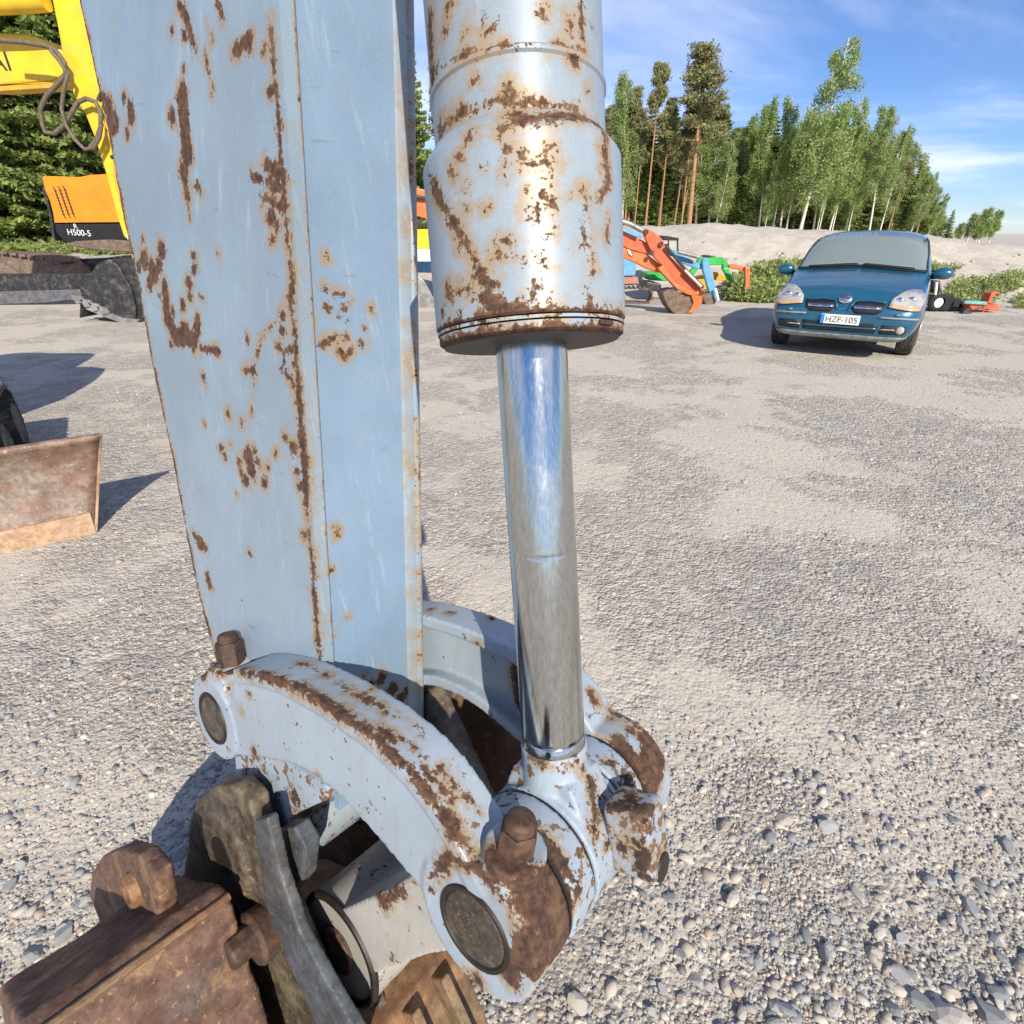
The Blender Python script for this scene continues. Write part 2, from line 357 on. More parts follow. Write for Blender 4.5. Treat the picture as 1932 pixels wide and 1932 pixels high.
# ------------------------------------------------------------------ wear: traced rust patches carried by the surface itself
def wear(o, strokes, default=-0.02, extra=None, k=1.0):
    me = o.data; off = org(o)
    V = np.empty(len(me.vertices) * 3, dtype=np.float64); me.vertices.foreach_get('co', V); V = V.reshape(-1, 3) + off
    bvh = BVHTree.FromPolygons([tuple(v) for v in V], [tuple(p.vertices) for p in me.polygons])
    f = np.full(len(V), default)
    for st_ in strokes:
        r = st_[-1] * (1.32 * k if st_[-1] > 3 else 1.1); pts = []
        for (x, y) in st_[:-1]:
            d = ray(x, y); h = bvh.ray_cast(Vector(EYE), Vector(d).normalized())
            if h[0] is not None: pts.append((np.array(h[0]), r * depth(h[0]) / FP))
        if not pts: continue
        if len(pts) == 1: pts = pts * 2
        for (p, rp), (q, rq) in zip(pts[:-1], pts[1:]):
            dd = q - p; L2 = dd @ dd
            tt = np.clip(((V - p) @ dd) / L2, 0, 1) if L2 > 1e-12 else np.zeros(len(V))
            dist = np.linalg.norm(V - (p + tt[:, None] * dd), axis=1)
            f = np.maximum(f, rp + (rq - rp) * tt - dist)
    if extra is not None: f = np.maximum(f, extra(V))
    a = me.attributes.new('wear', 'FLOAT', 'POINT'); a.data.foreach_set('value', np.clip(f, -.03, .03).astype(np.float32))

# ================================================================== THE GROUND
def gridmesh(name, xs, ys, zf, m, kind='structure', parent=None):
    V = [(x, y, zf(x, y)) for y in ys for x in xs]; nx = len(xs)
    F = [(j * nx + i, j * nx + i + 1, (j + 1) * nx + i + 1, (j + 1) * nx + i) for j in range(len(ys) - 1) for i in range(nx - 1)]
    me = bpy.data.meshes.new(name); me.from_pydata(V, [], F); me.materials.append(m)
    me.polygons.foreach_set('use_smooth', [True] * len(F))
    o = bpy.data.objects.new(name, me); COL.objects.link(o); o.parent = parent
    if kind: o['kind'] = kind
    return o
def gz(x, y):
    r = math.hypot(x, y)
    n = 0
    if r < 16:
        n = .012 * mnoise.noise((x * 1.3, y * 1.3, 0)) + .012 * mnoise.noise((x * 4, y * 4, 3)) * max(0, 1 - r / 7)
        n += .006 * mnoise.noise((x * 13, y * 13, 5)) * max(0, 1 - r / 4)
    b = 0                                                     # low rise of the yard towards the spruces on the left
    if x < 0 and y > 17:
        s = min(1, (y - 17) / 12); b = .8 * s * s * (3 - 2 * s) * min(1, max(0, -x - .5) / 5)
    return n + b
def spaced(a, b, first, g):
    o = [a]; s = first
    while o[-1] < b: o.append(o[-1] + s); s *= g
    return o
pos = spaced(0, 900, .035, 1.028)
xs = sorted([-q for q in pos[1:]] + pos); ysn = [-300, -100, -40, -15, -6, -3, -1.5, -.7] + spaced(-.3, 900, .03, 1.024)
ground = gridmesh('ground', xs, ysn, gz, M_ground)

# berm with sandy slope
def bermfoot(x):
    return np.interp(x, [-30, -6, 2.7, 5.5, 10.3, 16, 30, 60], [17.5, 17, 15.2, 13.9, 12.5, 11.5, 9, 5])
def crestz(x): return np.interp(x, [-30, -8, -3, 3, 6.5, 10, 16, 22, 60], [0, .2, 1.1, 1.62, 1.64, 1.42, .95, .6, .4])
def bermz(x, t):
    c = crestz(x); n = mnoise.noise((x * .9, t * 3, 1)) * .13 + mnoise.noise((x * 3, t * 9, 4)) * .05
    s = min(1, max(0, t)); s = s * s * (3 - 2 * s)
    return c * s + n * min(1, t * 3 if t < .5 else 1) * min(1, c) * (1 if t < 1.3 else .6) - .015 * (1 - min(1, t * 20))
V = []; F = []; bx = np.concatenate([np.linspace(-12, 24, 180), np.linspace(25, 90, 30)])
ts = list(np.linspace(0, 1.4, 26)) + [2, 4, 8, 16, 60]
for t_ in ts:
    for x in bx:
        yy = bermfoot(x) + t_ * 5 + .25 * mnoise.noise((x * .7, 0, 9)) * (1 - min(1, t_)); V.append((x, yy, bermz(x, t_)))
nx = len(bx); F = [(j * nx + i, j * nx + i + 1, (j + 1) * nx + i + 1, (j + 1) * nx + i) for j in range(len(ts) - 1) for i in range(nx - 1)]
mb = MB(); mb.v = V; mb.f = F; o = mb.build('embankment', M_bank, None, smooth='all', fixn=False); o['kind'] = 'structure'

# ---- gravel: thousands of loose stones
bm = bmesh.new(); bmesh.ops.create_icosphere(bm, subdivisions=1, radius=1)
ICO = np.array([v.co[:] for v in bm.verts]); ICF = np.array([[v.index for v in f.verts] for f in bm.faces]); bm.free()
ICO /= np.linalg.norm(ICO, axis=1)[:, None]
TONES = np.array([(.33, .34, .355), (.27, .285, .30), (.38, .38, .375), (.44, .40, .34), (.50, .455, .39), (.35, .335, .315), (.25, .26, .265), (.19, .20, .21), (.43, .37, .31), (.56, .52, .46), (.40, .32, .26), (.30, .31, .315), (.46, .42, .37), (.36, .34, .32), (.40, .37, .33)])
def stonemesh(name, P, R, parent, flat=True):
    n = len(P); rng = np.random.RandomState(len(P) + 3)
    q = rng.normal(size=(n, 3, 3)); U, _, Vt = np.linalg.svd(q); Rm = U @ Vt
    S = rng.uniform(.5, 1.35, (n, 3)); j = rng.uniform(.62, 1.22, (n, 12, 1))
    v = ICO[None] * j * S[:, None, :]; v = np.einsum('nij,nkj->nki', Rm, v); v[..., 2] *= .62
    v = v * R[:, None, None] + P[:, None, :]
    f = ICF[None] + (np.arange(n) * 12)[:, None, None]
    me = bpy.data.meshes.new(name); me.vertices.add(n * 12); me.vertices.foreach_set('co', v.reshape(-1).astype(np.float32))
    nf = n * 20; me.loops.add(nf * 3); me.polygons.add(nf)
    me.loops.foreach_set('vertex_index', f.reshape(-1).astype(np.int32)); me.polygons.foreach_set('loop_start', np.arange(0, nf * 3, 3, dtype=np.int32))
    me.polygons.foreach_set('loop_total', np.full(nf, 3, dtype=np.int32)); me.update(calc_edges=True)
    c = TONES[rng.randint(0, len(TONES), n)] * rng.uniform(.8, 1.2, (n, 1)) * np.array([1.0, .985, .96]); c = np.repeat(np.concatenate([c, np.ones((n, 1))], 1), 12, 0)
    a = me.attributes.new('tone', 'FLOAT_COLOR', 'POINT'); a.data.foreach_set('color', c.reshape(-1).astype(np.float32))
    me.materials.append(M_stone)
    o = bpy.data.objects.new(name, me); COL.objects.link(o); o.parent = parent; return o
def patch(x, y): return .5 + .5 * mnoise.noise((x * .55 + 3, y * .55, 2)) + .35 * mnoise.noise((x * 2.2, y * 2.2, 7))
P = []; R = []; rng = random.Random(5)
while len(P) < 72000:
    px_ = rng.uniform(-420, 2500); py_ = 560 + (2250 - 560) * rng.random() ** .8
    g = gnd(px_, py_)
    if g[1] > 9: continue
    dd = depth(g); pt = patch(g[0], g[1])
    if rng.random() > .10 + min(1, max(0, (pt - .30) * 2.6)): continue
    if g[1] > 3.2 and rng.random() < min(.75, (g[1] - 3.2) * .25): continue
    rr = max(rng.lognormvariate(math.log(.0041), .45), dd / 547 * .85 * rng.uniform(.8, 1.5))
    if rng.random() < .022: rr *= rng.uniform(1.8, 3.2)
    rr = min(rr, .017); P.append((g[0], g[1], gz(g[0], g[1]) + rr * .05)); R.append(rr)
gr = stonemesh('gravel', np.array(P), np.array(R), ground); gr['kind'] = 'stuff'; gr['label'] = 'loose crushed grey and tan stones covering the yard'
# the larger stones that can be picked out, one object each, sharing a few shapes
base = []
for k in range(9):
    rs = np.random.RandomState(40 + k); bm = bmesh.new(); bmesh.ops.create_icosphere(bm, subdivisions=2, radius=1)
    pl = [(Vector(rs.normal(size=3)).normalized(), rs.uniform(.55, .85)) for _ in range(9)]
    for v in bm.verts:
        for nrm, d in pl:
            e = v.co.dot(nrm)
            if e > d: v.co -= nrm * (e - d)
        v.co *= 1 + .04 * mnoise.noise(v.co * 3)
        v.co.x *= 1.25; v.co.z *= .62
    me = bpy.data.meshes.new('stone'); bm.to_mesh(me); bm.free(); me.materials.append(M_stone)
    a = me.attributes.new('tone', 'FLOAT_COLOR', 'POINT')
    tn = [(.24, .25, .26), (.30, .305, .31), (.36, .35, .335), (.46, .41, .35), (.19, .205, .215), (.50, .46, .40), (.32, .325, .33), (.40, .34, .285), (.27, .28, .285)][k]
    a.data.foreach_set('color', list(tn + (1,)) * len(me.vertices)); base.append(me)
big = [(1290, 2030, 60), (1000, 2030, 0)]
cnt = 0; rng = random.Random(11)
fixed = [(1225, 2040, .05), (1480, 1905, .028), (1790, 1925, .045), (1870, 1915, .04), (1555, 1805, .03), (1700, 1840, .03), (1660, 1760, .026), (1755, 1660, .03), (1560, 1560, .034), (1480, 1545, .03), (1365, 1560, .03),
         (1580, 1390, .026), (1640, 1545, .022), (1830, 1710, .03), (1735, 1890, .034), (340, 1610, .03), (120, 1760, .034), (160, 1700, .024), (60, 1800, .04), (270, 1590, .02), (1090, 1900, .03), (1880, 1870, .03), (1620, 1690, .026), (1390, 1870, .02), (1250, 1870, .018), (1650, 1440, .02), (1900, 1600, .026), (1380, 1700, .03)]
spots = [(x, y, s * .72) for x, y, s in fixed]
while len(spots) < 280:
    x = rng.uniform(-60, 2000); y = rng.uniform(1000, 2000)
    if rng.random() > .15 + ((y - 1000) / 1000) ** 1.3: continue
    g = gnd(x, y)
    if patch(g[0], g[1]) < .45: continue
    spots.append((x, y, rng.uniform(.008, .017)))
for x, y, s in spots:
    g = gnd(x, y); o = bpy.data.objects.new('stone', base[rng.randrange(9)]); COL.objects.link(o); o.parent = ground
    o.location = (g[0], g[1], gz(g[0], g[1]) + s * .22); o.rotation_euler = (rng.uniform(-.4, .4), rng.uniform(-.4, .4), rng.uniform(0, 6.3))
    o.scale = (s, s * rng.uniform(.75, 1.1), s * rng.uniform(.8, 1.2))

# ================================================================== THE FOREGROUND EXCAVATOR
exc = empty('excavator', (float(BC[0] - .4), float(BC[1] + .3), 0), 'pale blue rusty excavator stick with chrome bucket cylinder close up', 'excavator')
TH = .09
def a_front(c): return -.322 + .118 * c
bk = [onb(x, y, TH) for x, y in [(150, 0), (205, 250), (235, 420), (250, 480), (270, 590), (290, 700), (325, 860), (360, 1050), (382, 1150), (408, 1245)]]
bka = sorted([(c, a) for a, c in bk]); bc_ = [q[0] for q in bka]; ba_ = [q[1] for q in bka]
bc_ = [-.02] + bc_ + [2.0]; ba_ = [-.615] + ba_ + [-.72]
def a_back(c): return float(np.interp(c, bc_, ba_))
def sideplate(b0, b1, name):
    cs = list(np.arange(-.02, 1.2, .0032 if b0 > 0 else .03)) + [1.3, 1.5, 2.0]; nc = 124 if b0 > 0 else 20; mbx = MB(); V = []
    for c in cs:
        A0 = a_back(c) + .0022 * mnoise.noise((c * 60, 0, b0)) + .0014 * mnoise.noise((c * 200, 0, 1)); A1 = a_front(c) + (.005 if b0 > 0 else .001)
        for i in range(nc + 1): V.append(W(A0 + (A1 - A0) * i / nc, b0, c))
    nv = len(V); n1 = nc + 1
    for c in cs:
        V.append(W(a_back(c), b1, c)); V.append(W(a_front(c) + (.005 if b0 > 0 else .001), b1, c))
    F = [(j * n1 + i, j * n1 + i + 1, (j + 1) * n1 + i + 1, (j + 1) * n1 + i) for j in range(len(cs) - 1) for i in range(nc)]
    for j in range(len(cs) - 1):
        F.append((j * n1, (j + 1) * n1, nv + 2 * (j + 1), nv + 2 * j)); F.append((j * n1 + nc, nv + 2 * j + 1, nv + 2 * j + 3, (j + 1) * n1 + nc))
        F.append((nv + 2 * j, nv + 2 * j + 2, nv + 2 * j + 3, nv + 2 * j + 1))
    mbx.v = [tuple(v) for v in V]; mbx.f = F
    return mbx.build(name, M_stick, exc, smooth=True)
near = sideplate(TH, TH - .014, 'side_plate'); far_p = sideplate(-TH, -TH + .014, 'side_plate')
near.data.set_sharp_from_angle(angle=math.radians(30))
S_left = [
 [(344, 176), (346, 200), (347, 245), (354, 294), 11], [(325, 219), 8], [(347, 327), 10], [(350, 350), (355, 372), 5], [(370, 350), 5], [(356, 395), (358, 415), 2],
 [(205, 200), (208, 225), (212, 240), 9], [(246, 206), (248, 222), 8], [(233, 188), 6], [(240, 250), 5], [(196, 180), 4], [(220, 232), 7],
 [(334, 0), (354, 39), (367, 95), 4.5], [(323, 56), 5], [(347, 65), 5], [(347, 132), 4], [(442, 98), (472, 72), 6], [(498, 93), 5], [(410, 0), (419, 33), 3.5],
 [(387, 105), (403, 163), (396, 183), 2], [(509, 42), (521, 170), (530, 294), (537, 392), (550, 523), (553, 595), (564, 731), 3.4], [(564, 731), (567, 804), (575, 878), (578, 951), 6],
 [(578, 951), (589, 1062), (597, 1172), (603, 1245), 3.6],
 [(475, 333), (530, 354), 4], [(504, 310), (534, 333), 7], [(494, 372), (537, 392), 5.5], [(511, 408), 9], [(514, 453), 5], [(511, 173), 6], [(522, 425), 5],
 [(272, 490), 11], [(288, 510), 11], [(305, 474), 9], [(269, 451), 4], [(282, 536), 7], [(300, 500), 8], [(367, 510), 7], [(357, 536), 7], [(366, 480), 4], [(358, 560), 6], [(345, 575), 6], [(311, 539), (315, 605), 6.5], [(318, 600), (332, 638), (365, 640), 8], [(350, 632), 12], [(372, 620), 9], [(380, 655), (412, 663), 4], [(327, 590), 5],
 [(527, 602), (494, 635), (481, 687), (477, 738), (474, 779), 2.2], [(464, 701), (478, 700), 5.5], [(466, 637), 4], [(532, 598), 6], [(532, 624), 6], [(523, 650), (536, 665), (556, 654), 3.4], [(536, 665), (534, 694), (553, 723), 3.6],
 [(431, 782), 5], [(457, 797), 4], [(468, 863), 10], [(475, 885), 10], [(464, 907), 7], [(450, 874), 5], [(498, 911), 5], [(417, 845), 5], [(425, 862), 4], [(520, 856), 4], [(446, 929), 3], [(480, 850), 4], [(436, 838), 3],
 [(538, 826), 5], [(553, 848), 7.5], [(560, 889), 5], [(567, 922), 6], [(575, 1010), 5], [(548, 860), 5],
 [(385, 712), 5], [(392, 728), 3], [(378, 1025), 9], [(368, 1010), 6], [(388, 1035), 5], [(392, 1090), 6], [(396, 1105), 5], [(420, 720), 2], [(472, 1045), 3.5], [(370, 1120), 3], [(455, 1130), 2.5]]
def backedge(V):
    q = V - BC; a = q @ E3; c = q @ UP; b = q @ E2
    return np.where(b > TH - .02, .0060 + .003 * np.sin(c * 70) * np.sin(c * 23 + 1) - (a - np.interp(c, bc_, ba_)), -.02)
S_left += [[(338, 190), 8], [(349, 285), (351, 300), 9], [(343, 335), (352, 342), 6], [(372, 345), (378, 362), 3.4], [(300, 560), 4], [(322, 650), 5], [(296, 520), 5], [(374, 600), 5], [(380, 560), 3.4], [(262, 505), 6], [(385, 800), 3], [(505, 880), 3.2], [(486, 868), 5], [(455, 890), 4], [(472, 920), 3.4], [(530, 700), 3.2], [(560, 760), 4], [(410, 480), 2.4], [(365, 660), 3.2], [(216, 215), (221, 238), 4], [(497, 340), (520, 358), 3.6], [(547, 565), (552, 600), 5], [(556, 690), 4], [(390, 30), (400, 75), 2.4], [(455, 85), (470, 90), 5]]
wear(near, S_left, extra=backedge, k=1.5); wear(far_p, [])
# front face between the side plates
cs = list(np.arange(-.07, 1.2, .0035)) + [1.5, 2.0]; V = []; nb = 50
for c in cs:
    for i in range(nb + 1):
        b = TH - .0145 - (2 * TH - .0225) * i / nb; V.append(W(a_front(c) + (0 if c > .0 else .6 * c * 0), b, c))
F = [(j * (nb + 1) + i, j * (nb + 1) + i + 1, (j + 1) * (nb + 1) + i + 1, (j + 1) * (nb + 1) + i) for j in range(len(cs) - 1) for i in range(nb)]
k = len(V)
for c in cs: V.append(W(a_front(c) - .012, TH - .0145, c)); V.append(W(a_front(c) - .012, -TH + .0145, c))
F += [(k + 2 * j, k + 2 * j + 1, k + 2 * j + 3, k + 2 * j + 2) for j in range(len(cs) - 1)]
F += [(j * (nb + 1), (j + 1) * (nb + 1), k + 2 * j + 2, k + 2 * j) for j in range(len(cs) - 1)]
F += [(j * (nb + 1) + nb, k + 2 * j + 1, k + 2 * j + 3, (j + 1) * (nb + 1) + nb) for j in range(len(cs) - 1)]
mb = MB(); mb.v = [tuple(v) for v in V]; mb.f = F; fp = mb.build('front_plate', M_front_shade, exc, smooth=True)
wear(fp, [[(615, 547), 6], [(630, 554), (656, 562), 3.6], [(619, 584), 8], [(648, 580), 5], [(584, 602), 5], [(656, 604), 4], [(600, 654), (634, 635), 3.6], [(652, 635), 4.5], [(640, 660), (652, 674), (664, 660), 3.6], [(681, 650), 6.5], [(700, 584), 3.6], [(689, 620), 3.6], [(615, 484), 4], [(640, 600), 3],
          [(634, 995), (636, 1010), 3], [(628, 1076), 4.5], [(655, 1165), 3], [(700, 1290), 7], [(720, 1282), 11], [(740, 1300), 10], [(755, 1320), 12], [(770, 1300), 9], [(770, 1350), 14], [(690, 1275), 5], [(735, 1345), 8], [(625, 1200), 4], [(618, 1225), 3.5], [(760, 1375), 14], [(710, 1310), 5]])
# weld beads that run down both corners
for bb, rr in ((TH - .0155, .004), (-TH + .0068, .0070)):
    mb = MB(); pts = [W(a_front(c) + (.001 if rr < .006 else -.0005), bb, c) for c in np.arange(-.04, 1.95, .01)]
    mb.tube(pts, [rr * (1 + .02 * math.sin(i * 2.1) + .03 * mnoise.noise((i * .7, 0, 0))) for i in range(len(pts))], 12)
    o = mb.build('weld_bead', M_stick, exc, smooth=True); wear(o, [], -.0036)
mb = MB(); cc_ = list(np.arange(-.06, 2.0, .02)); pf_ = [(-.058, -.001), (-.060, .0022), (-.064, .0032), (-.080, .0032), (-.083, .0022), (-.0845, -.001)]
V = [W(a_front(c) + da, b, c) for c in cc_ for b, da in pf_]; n = len(pf_)
mb.add(V, [(i * n + k, i * n + k + 1, (i + 1) * n + k + 1, (i + 1) * n + k) for i in range(len(cc_) - 1) for k in range(n - 1)]); o = mb.build('corner_strip', M_strip, exc, smooth=True); wear(o, [], -.0075)
# back plate
mb = MB(); loop = [W(a_back(c) + .004, TH - .0145, c) for c in np.arange(-.02, 2.01, .05)]; V = loop + [p - E2 * (2 * TH - .029) for p in loop]; n = len(loop)
mb.add(V, [(i, i + 1, n + i + 1, n + i) for i in range(n - 1)]); o = mb.build('back_plate', M_stick, exc); wear(o, [])
# tip of the stick: pivot block, neck and boss
Tc = (-.605, -.235)
def circ(a0, c0, r, n=40): return [(a0 + r * math.cos(2 * math.pi * i / n), c0 + r * math.sin(2 * math.pi * i / n)) for i in range(n)]
def ab(loop, b0, b1, mbx): return mbx.prism([W(a, b0, c) for a, c in loop], (b1 - b0) * E2)
mb = MB(); ab([(-.62, .02), (-.66, -.20), (-.60, -.30), (-.52, -.20), (-.44, -.12), (-.345, -.055), (-.335, .03)], .082, -.082, mb)
ab(circ(*Tc, .088), .088, -.088, mb); ab(circ(-.52, .053, .066), .10, -.10, mb)
o = mb.build('stick_tip', M_worn, exc); cast(o, .0048, 3); wear(o, [[(560, 1500), (590, 1560), (600, 1640), 10]])
for s in (1, -1):
    mb = MB(); mb.lathe([(.094, 0), (.096, .003), (.096, .012), (.094, .015)], (W(*[Tc[0], s * .089, Tc[1]]), E3, UP, E2 * s), 48)
    mb.build('seal_ring', M_gasket, exc, smooth=True)

# ---- bucket cylinder
axf = lambda c: (W(0, 0, c), E3, E2 * -1, UP)
def cyl(name, m, prof, strokes, seg=144, dz=.0032, extra=None, c0=0, default=-.02):
    pr = []
    for (r0, h0), (r1, h1) in zip(prof[:-1], prof[1:]):
        k = max(1, int(abs(h1 - h0) / dz))
        for i in range(k): pr.append((r0 + (r1 - r0) * i / k, h0 + (h1 - h0) * i / k))
    pr.append(prof[-1]); mbx = MB(); mbx.lathe(pr, axf(c0), seg); o = mbx.build(name, m, exc, smooth=True)
    if strokes is not None: wear(o, strokes, default, extra)
    return o
S_b = [[(811, 17), (814, 100), 8], [(817, 130), (815, 150), 8], [(825, 128), (860, 111), (919, 94), (981, 83), (1040, 83), (1103, 97), 3.4], [(832, 135), 7], [(1082, 112), 8],
 [(801, 278), (839, 236), (884, 205), (953, 191), (1023, 194), (1092, 201), 5], [(805, 270), (830, 245), 10], [(981, 229), (1044, 222), (1110, 226), (1137, 243), 10],
 [(1137, 250), (1146, 347), (1130, 380), (1106, 385), 6.5], [(1099, 399), (1103, 462), 6], [(1144, 406), (1147, 452), 3.6], [(1113, 486), 5], [(1120, 517), 6], [(1111, 549), 7], [(1113, 582), 9], [(1100, 360), 5],
 [(811, 333), (832, 378), (860, 427), (884, 472), (905, 510), (936, 549), (953, 583), 7.5], [(920, 560), (950, 585), (985, 590), 15], [(900, 520), (930, 545), 9], [(967, 587), 14], [(932, 538), 11], [(808, 50), (812, 130), 6], [(840, 120), (800, 150), 7], [(960, 215), (1000, 222), 6], [(835, 245), (812, 275), 9], [(945, 575), 12], [(985, 585), 9],
 [(884, 257), 8], [(946, 243), 7], [(866, 295), 7], [(915, 312), 4], [(880, 345), (874, 368), 4.5], [(849, 319), 6], [(855, 330), 4], [(915, 391), 4], [(880, 392), 5], [(870, 455), 5], [(862, 470), 5],
 [(953, 278), (950, 333), 3.6], [(986, 278), (988, 316), 2.2], [(1005, 307), (1054, 305), 3.6], [(1037, 278), (1045, 279), 3.4], [(995, 361), (998, 410), 3], [(1030, 333), (1020, 380), (1009, 441), 4.2], [(1047, 392), 5.5], [(1040, 378), 4], [(1075, 375), 3.4], [(1044, 431), (1009, 486), 3.4], [(1038, 335), (1028, 400), 3], [(1023, 497), 4.4], [(1032, 500), 3],
 [(940, 457), (955, 452), (962, 462), 3.4], [(922, 486), 4.4], [(940, 478), (967, 486), 4], [(988, 497), 4.4], [(1005, 502), 2.4], [(1023, 521), (1002, 570), 2.6], [(1010, 460), (1000, 570), 1.6], [(1035, 550), (1042, 585), 2.4], [(863, 549), (891, 545), 5], [(846, 556), 4.4], [(867, 528), 3.6], [(894, 563), 4], [(845, 535), 4], [(855, 570), 3],
 [(839, 59), 7], [(912, 35), 5], [(936, 35), 4], [(922, 56), 5], [(1023, 18), 9], [(1026, 35), 5], [(1075, 35), (1078, 66), 5], [(1097, 0), (1099, 66), 4.5], [(1120, 52), 4], [(894, 153), 4.4], [(957, 156), 3], [(1110, 174), 4.6], [(884, 40), (876, 70), 1.6], [(850, 10), 5], [(995, 570), 3], [(835, 590), 9], [(870, 590), 6], [(905, 592), 7], [(1060, 592), 5]]
def c_at(x, y):                          # height along the cylinder axis at a sight line, on its near side
    lo, hi = -.2, 1.4
    for _ in range(50):
        m_ = (lo + hi) / 2; p = W(0, 0, m_); t_ = EYE - p; t_ = t_ - UP * (t_ @ UP); p = p + t_ / np.linalg.norm(t_) * .085
        d = p - EYE; dep = depth(p); yy = CP - FP * ((d[1] * sp_ + d[2] * cp_) / dep)
        if yy > y: lo = m_
        else: hi = m_
    return lo
cG0 = c_at(990, 627); cG1 = c_at(990, 605); cG2 = c_at(990, 592); cSh = c_at(970, 240); cS2 = c_at(970, 199); cWd = c_at(970, 79)
RB = .0905; RU = .0775
o = cyl('cylinder_barrel', M_barrel, [(RB - .002, cG2), (RB, cG2 + .002), (RB, cSh), (RB - .0016, cSh + .003), (RU + .0035, cS2 - .0015), (RU + .0012, cS2 + .001), (RU, cS2 + .002), (RU, cWd - .003), (RU + .0018, cWd - .001), (RU + .0018, cWd + .002), (RU, cWd + .004), (RU, 1.25)], S_b, extra=lambda V: .004 - ((V - BC) @ UP - cG2))
o = cyl('gland', M_barrel, [(RB - .006, cG0), (RB - .002, cG0 + .003), (RB - .002, cG1), (RB - .006, cG1 + .001)], [[(858, 640), (900, 640), 6], [(990, 640), (1040, 645), 4], [(1090, 628), (1110, 640), 5], [(870, 625), 5], [(960, 650), (1000, 652), (1060, 645), (1130, 640), 6], [(840, 650), 12], [(835, 630), 10], [(1030, 622), 4], [(1130, 622), 9], [(900, 658), (940, 655), 5]], default=-.009, extra=lambda V: .0065 - ((V - BC) @ UP - cG0))
mb = MB(); mb.lathe([(RB - .0065, cG0 - .0012), (RB - .0055, cG0 + .001)], axf(0), 72); mb.build('gland_wiper', M_gasket, exc, smooth=True)
o = cyl('gland_groove', M_gasket, [(RB - .006, cG1 + .0012), (RB - .006, cG2 - .001)], None)
o = cyl('gland_ring', M_worn, [(RB - .0045, cG1 + .003), (RB - .001, cG1 + .004), (RB - .001, cG2 - .004), (RB - .004, cG2 - .003)], [], default=-.004)
rg_ = Matrix((E3, E2, UP)).transposed().to_3x3(); ang = math.radians(-68); dr_ = E3 * math.cos(ang) * 1 - E2 * math.sin(ang)
mb = MB(); dr_ = np.cross(UP, np.array([0., 1, 0])); dr_ = -np.array([0, 1., 0]) * .72 + np.array([1., 0, 0]) * .69; dr_ -= UP * (dr_ @ UP); dr_ /= np.linalg.norm(dr_)
sd_ = np.cross(UP, dr_); RR_ = Matrix((dr_, sd_, UP)).transposed()
mb.box(W(0, 0, (cG0 + cG1) / 2 + .002) + dr_ * (RB - .003), (.008, .018, (cG1 - cG0) - .005), RR_); o = mb.build('lock_tab', M_brown, exc, bevel=.001)
rodp = MB(); rodp.lathe([(.0342, .112), (.0352, .113), (.0352, .124), (.0345, .125), (.035, .126), (.035, .13), (.035, .331), (.035, .334), (.0349, .3345), (.0349, .3355), (.035, .336), (.035, .339), (.035, .5), (.035, .62)], axf(0), 96)
rodp.build('piston_rod', M_rod, exc, smooth=True)
# rod eye with its neck
mb = MB(); mb.lathe([(.034, .04), (.0385, .075), (.0372, .09), (.0372, .113), (.033, .114)], axf(0), 64)
o_ = (W(0, .040, 0), E3, UP, E2 * -1); mb.lathe([(.074, 0), (.074, .08)], o_, 72)
mb.prism([W(-.062, .03, .03), W(-.038, .03, .085), W(.038, .03, .085), W(.062, .03, .03)], -.06 * E2)
eye = mb.build('rod_eye', M_worn, exc); cast(eye, .0024, 4)
wear(eye, [[(1115, 1470), (1125, 1530), 9], [(1130, 1500), (1120, 1560), 8], [(1020, 1440), 5], [(1085, 1435), 7], [(1145, 1590), 6], [(1100, 1450), 4]])
# grease block on the outer side of the eye
gb = W(.092, -.014, .030)
mb = MB(); Rg = Matrix((E3, E2, UP)).transposed().to_3x3() @ Matrix.Rotation(math.radians(-8), 3, 'Y')
mb.box(gb, (.050, .046, .076), Rg); mb.box(W(.070, -.014, .015), (.05, .04, .06), Rg)
o = mb.build('grease_block', M_worn, exc); o.modifiers.new('b', 'BEVEL').width = .006; o.modifiers[0].segments = 3; bake(o); cast(o, .0024, 3)
wear(o, [[(1150, 1530), (1190, 1510), (1235, 1530), 8], [(1150, 1560), 8], [(1170, 1600), 9], [(1140, 1640), (1190, 1655), (1225, 1660), 10], [(1235, 1540), (1215, 1620), 7], [(1200, 1590), 4], [(1150, 1520), (1225, 1525), 12], [(1135, 1580), (1140, 1640), 12], [(1225, 1560), (1205, 1650), 11]], -.0035)
mb = MB(); c0 = W(.100, -.014, .002); mb.tube([c0, c0 + E3 * .022], .015, 24); mb.build('grease_plug', M_gasket, exc, smooth=True, bevel=.002)
